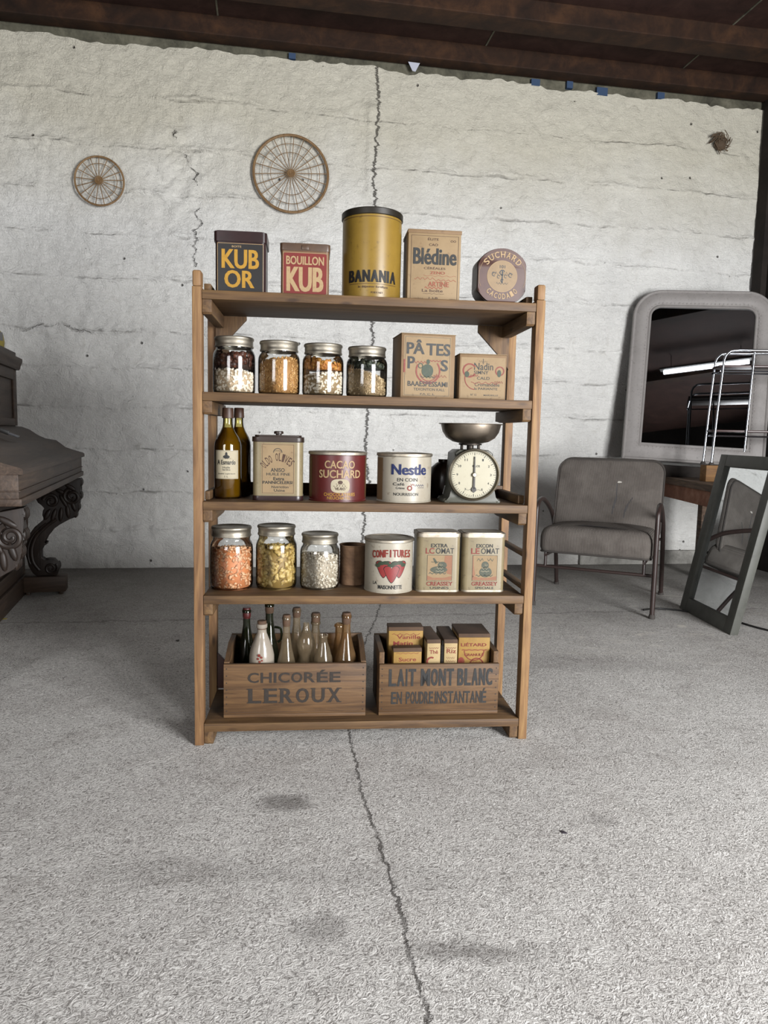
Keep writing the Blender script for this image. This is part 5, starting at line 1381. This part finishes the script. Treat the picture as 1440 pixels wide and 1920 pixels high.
# ------------------------------------------------------------------ workbench under the big mirror
M_BENCH = wood('old_bench_wood', S(58, 46, 38), S(104, 84, 68), S(134, 112, 92), 'y', .8, .75)
M_BRICKRED = rust_mat('reddish_edge', S(84, 56, 44), S(120, 80, 62), S(146, 112, 92))
bench = thing('workbench', 'rough old workbench with a thick top standing against the right wall', 'workbench', (2.15, 5.0, 0), 0)
bz = .77
def bl_(x, y): return (x - 2.15, y - 5.0)
top_poly = [bl_(2.10, 4.30), bl_(3.20, 4.40), bl_(3.0, 5.98), bl_(1.72, 5.84), bl_(1.74, 5.62), bl_(2.17, 5.62)]
bm = nb(); prism(bm, top_poly, bz - .045, bz, XY, .004); part('bench_top', bm, M_BENCH, bench)
bm = nb(); prism(bm, [bl_(2.115, 4.32), bl_(2.155, 4.32), bl_(2.215, 5.60), bl_(2.175, 5.60)], bz - .15, bz - .0455, XY, .004); part('apron', bm, M_BRICKRED, bench, 'reddish worn apron board')
for (x, y) in ((2.24, 4.50), (2.46, 5.50), (3.08, 4.52), (2.9, 5.8)):
    bm = nb(); cx_, cy_ = bl_(x, y); box(bm, cx_ - .04, cx_ + .04, cy_ - .04, cy_ + .04, 0, bz - .046, .004); part('leg', bm, M_BENCH, bench)
# timber prop under the mirror
ML = R(10); MYAW = R(-13); MB0 = Vector((1.878, 5.75, .901))
t = solo('timber_batten', (lambda b: prism(b, [(.02, .0), (.98, .0), (.98, .066), (.02, .103)], -.03, .06, XZ, .003))(nb()), M_DARKWALL, 'dark timber batten lying on the workbench under the big mirror', 'batten', (MB0.x, MB0.y, bz + .0003), MYAW)

# ------------------------------------------------------------------ big mirror with the rounded top
MIN = R(-2.3)
big = thing('wall_mirror', 'large pale grey mirror with rounded top corners leaning on the far wall', 'mirror', MB0)
Mx = Matrix.Rotation(MYAW, 4, 'Z') @ Matrix.Rotation(-ML, 4, 'X') @ Matrix.Rotation(-MIN, 4, 'Y')
Mx = Matrix.Rotation(MYAW, 4, 'Z') @ Matrix.Rotation(-ML, 4, 'X') @ Matrix.Rotation(R(2.3), 4, 'Y')
big.rotation_euler = Mx.to_euler()
MWd, MH = 1.045, 1.375
def mloop(d, rt=.21):
    """outline offset inward by d: square feet, round shoulders"""
    r = max(rt - d, .02); pts = []
    w0, w1, h0, h1 = d, MWd - d, d, MH - d
    pts += [(w0, h0), (w1, h0)]
    for k in range(13):
        a_ = R(90 * k / 12); pts.append((w1 - r + r * math.cos(a_), h1 - r + r * math.sin(a_)))
    for k in range(13):
        a_ = R(90 + 90 * k / 12); pts.append((w0 + r + r * math.cos(a_), h1 - r + r * math.sin(a_)))
    return pts
M_FRAME = paint('chalky_grey_frame', S(202, 196, 192), S(164, 158, 154), .6, .45, 10, speck=S(98, 88, 80))
bm = nb()
prof = [(.0, .045), (.0, -.004), (.004, -.012), (.012, -.016), (.020, -.012), (.024, -.006), (.034, -.010), (.060, -.018), (.090, -.018), (.112, -.010), (.120, -.004), (.126, -.010), (.134, -.012), (.140, -.006), (.142, .010), (.142, .045)]
loops = []
for (d, y) in prof: loops.append([bm.verts.new((u, y, v)) for u, v in mloop(d)])
for A, B in zip(loops, loops[1:] + loops[:1]):
    for i in range(len(A)):
        j = (i + 1) % len(A); bm.faces.new((A[i], A[j], B[j], B[i]))
part('frame', bm, M_FRAME, big, smooth=35)
bm = nb(); 
for k in range(130):
    pts = mloop(.108)
    L = [0]
    P = pts + [pts[0]]
    for a_, b_ in zip(P, P[1:]): L.append(L[-1] + math.dist(a_, b_))
    s = L[-1] * k / 130
    i = max(q for q in range(len(L) - 1) if L[q] <= s)
    tt = (s - L[i]) / max(1e-6, L[i + 1] - L[i]); u = P[i][0] + (P[i + 1][0] - P[i][0]) * tt; v = P[i][1] + (P[i + 1][1] - P[i][1]) * tt
    ell(bm, (u, -.010, v), (.007, .006, .007), sub=1)
part('beading', bm, M_FRAME, big, 'beaded inner moulding')
def mirror_mat(name, refl, dirt):
    t = NT(name); v = t.obj()
    n = t.noise(v, 3, 6, .7); n2 = t.noise(v, 70, 3, .7)
    g = t.n('BsdfGlossy', {'Color': refl, 'Roughness': .012})
    dcol = t.n('BsdfDiffuse', {'Color': dirt})
    mx = t.n('MixShader')
    t.set(mx.inputs[0], t.math('ADD', t.rr(n, .4, .75, .02, .07), t.rr(n2, .66, .74, 0, .25)))
    t.t.links.new(g.outputs[0], mx.inputs[1]); t.t.links.new(dcol.outputs[0], mx.inputs[2]); t.t.links.new(mx.outputs[0], t.out.inputs['Surface'])
    return t.m
M_MIRROR = mirror_mat('aged_mirror_glass', (.17, .175, .18, 1), S(38, 39, 38))
M_MIRROR2 = mirror_mat('silver_mirror_glass', (.80, .83, .84, 1), S(110, 114, 114))
bm = nb(); prism(bm, mloop(.138), .008, .014, XZ); part('mirror_glass', bm, M_MIRROR, big, 'dark mirror glass', 0)
bm = nb(); prism(bm, mloop(.02), .030, .044, XZ); part('backing', bm, M_DARKWALL, big, None, 0)

# ------------------------------------------------------------------ chrome trolley on a wood block
M_REDTRAY = paint('reddish_tray', S(84, 46, 40), S(52, 30, 27), .35, .4)
M_BLOCK = wood('block_wood', S(96, 66, 34), S(134, 96, 52), S(158, 120, 72), 'x', 1.0, .65, False)
bY = 5.12
bX = (1327 - 720) / 1351.24 * bY / .995
solo('wood_block', (lambda b: box(b, -.055, .09, -.05, .05, 0, .115, .004))(nb()), M_BLOCK, 'small brown wood block on the workbench under the chrome trolley foot', 'block', (bX, bY, bz + .0003), 0)
t = thing('chrome_trolley', 'chrome tube trolley with dark red trays standing on the workbench, cut by the right edge', 'trolley', (bX, bY, bz + .1155), R(-8))
TWd, TD, THt = .78, .20, .80
for y in (0, TD):
    bm = nb()
    tube(bm, curve_pts([(0, y, .012), (.010, y, .20), (.022, y, .45), (.034, y, .66), (.040, y, .74), (.062, y, THt - .02), (.11, y, THt), (.30, y, THt), (TWd - .1, y, THt), (TWd - .05, y, THt - .03), (TWd - .03, y, .70), (TWd, y, .012)], 6), .0085, 12)
    part('end_frame', bm, M_CHROME, t)
    for x in (0, TWd):
        bm = nb(); lathe(bm, [(0, 0), (.017, 0), (.019, .008), (.012, .02), (0, .021)], 14, x, y, 0); part('foot', bm, M_PIPE, t, 'dark rubber foot')
    for x in ((.235,) if y == 0 else ()):
        bm = nb(); tube(bm, [(x - .02, y, .10), (x, y, THt - .012)], .007, 10); part('upright', bm, M_CHROME, t)
for z in (.235, .685):
    bm = nb(); box(bm, .015, TWd - .03, .012, TD - .012, z, z + .016, .004); part('tray', bm, M_REDTRAY, t, 'dark red tray')
    bm = nb(); tube(bm, [(.02, -.002, z - .028), (TWd - .02, -.002, z - .028)], .006, 8); tube(bm, [(.02, TD + .002, z - .028), (TWd - .02, TD + .002, z - .028)], .006, 8)
    for x in (.022, TWd - .02): tube(bm, [(x, 0, z - .028), (x, TD, z - .028)], .006, 8)
    part('tray_rail', bm, M_CHROME, t)

# ------------------------------------------------------------------ narrow mirror in a grey-green window frame
M_GRN = paint('grey_green_paint', S(112, 113, 105), S(66, 66, 61), .55, .6, 12, speck=S(128, 128, 120))
sm = thing('framed_mirror', 'narrow mirror in a worn grey-green wooden frame leaning against the workbench edge', 'mirror', (1.881, 4.474, 0))
ey = Vector((.025, -.62, 0)).normalized(); upv = Vector((.199, .008, .974)).normalized(); nv = ey.cross(upv).normalized()
upv = nv.cross(ey).normalized()
mm_ = Matrix((ey, -nv, upv)).transposed()
if mm_.determinant() < 0: mm_ = Matrix((ey, nv, upv)).transposed()
sm.rotation_euler = mm_.to_euler()
SWm, SHm, FT, FWm = .622, .995, .046, .075
NYS = -1 if (mm_ @ Vector((0, 1, 0))).x > 0 else 1    # the mirror faces the armchair
yf, yb = (0, FT) if NYS < 0 else (-FT, 0)
for (x0, x1, z0, z1) in ((0, FWm, 0, SHm), (SWm - FWm, SWm, 0, SHm)):
    bm = nb(); box(bm, x0, x1, yf, yb, z0, z1, .003); part('stile', bm, M_GRN, sm)
for (z0, z1) in ((0, .085), (SHm - .072, SHm)):
    bm = nb(); box(bm, FWm + .0003, SWm - FWm - .0003, yf + .001, yb - .001, z0, z1, .003); part('rail', bm, M_GRN, sm)
bm = nb(); box(bm, FWm - .006, SWm - FWm + .006, yf + .020, yf + .026, .08, SHm - .066) if NYS < 0 else box(bm, FWm - .006, SWm - FWm + .006, yb - .026, yb - .020, .08, SHm - .066)
part('mirror_glass', bm, M_MIRROR2, sm, 'silver mirror glass', 0)

# cable on the floor, litter, leaf
bm = nb(); tube(bm, curve_pts([(1.62, 4.38, .006), (1.75, 4.42, .006), (1.95, 4.33, .006), (2.05, 4.22, .006), (2.15, 3.98, .006), (2.35, 3.75, .006), (2.7, 3.6, .006)], 8), .006, 8)
solo('floor_cable', bm, plain('cable_black', S(28, 27, 26), .5), 'thin black cable lying on the floor behind the narrow mirror', 'cable')
def scrap(name, loc, label, cat, mat, s):
    bm = nb(); prism(bm, [(-s, -s * .4), (-s * .2, -s * .6), (s, -s * .2), (s * .7, s * .5), (-s * .3, s * .6)], 0, s * .15, XY, .001)
    solo(name, bm, mat, label, cat, loc, random.uniform(0, 3))
scrap('plaster_chip', (-2.07, 3.86, .0005), 'small pale yellow chip on the floor in front of the piano', 'chip', M_YEL, .018)
scrap('dark_leaf', (.500, 1.830, .0005), 'tiny dark scrap on the bright floor right of the floor crack', 'scrap', plain('leaf_dark', S(58, 54, 60), .7), .011)
scrap('pale_chip', (-1.02, 3.52, .0005), 'small dark chip on the shaded floor left of the shelf', 'chip', plain('chip_dark', S(50, 46, 42), .7), .016)

# glowing strip added for the bright gap that the big mirror reflects
t = thing('gap_strip', 'long white strip standing in for a bright gap, seen only in the big mirror', 'lamp', (2.38, 1.30, 3.70), R(5.5))
M_EMIT = NT('gap_glow'); M_EMIT.set(M_EMIT.b.inputs['Emission Color'], (.95, .97, 1, 1)); M_EMIT.set(M_EMIT.b.inputs['Emission Strength'], 22.0)
bm = nb(); tube(bm, [(-.55, 0, 0), (.55, 0, 0)], .030, 14); part('tube', bm, M_EMIT.m, t, 'glowing tube')
bm = nb(); box(bm, -.60, .60, -.05, .05, .032, .060, .004); part('housing', bm, M_GREYP, t)
for x in (-.45, .45):
    bm = nb(); tube(bm, [(x, 0, .06), (x, 0, .248)], .004, 6); part('hanger', bm, M_DARKWALL, t)
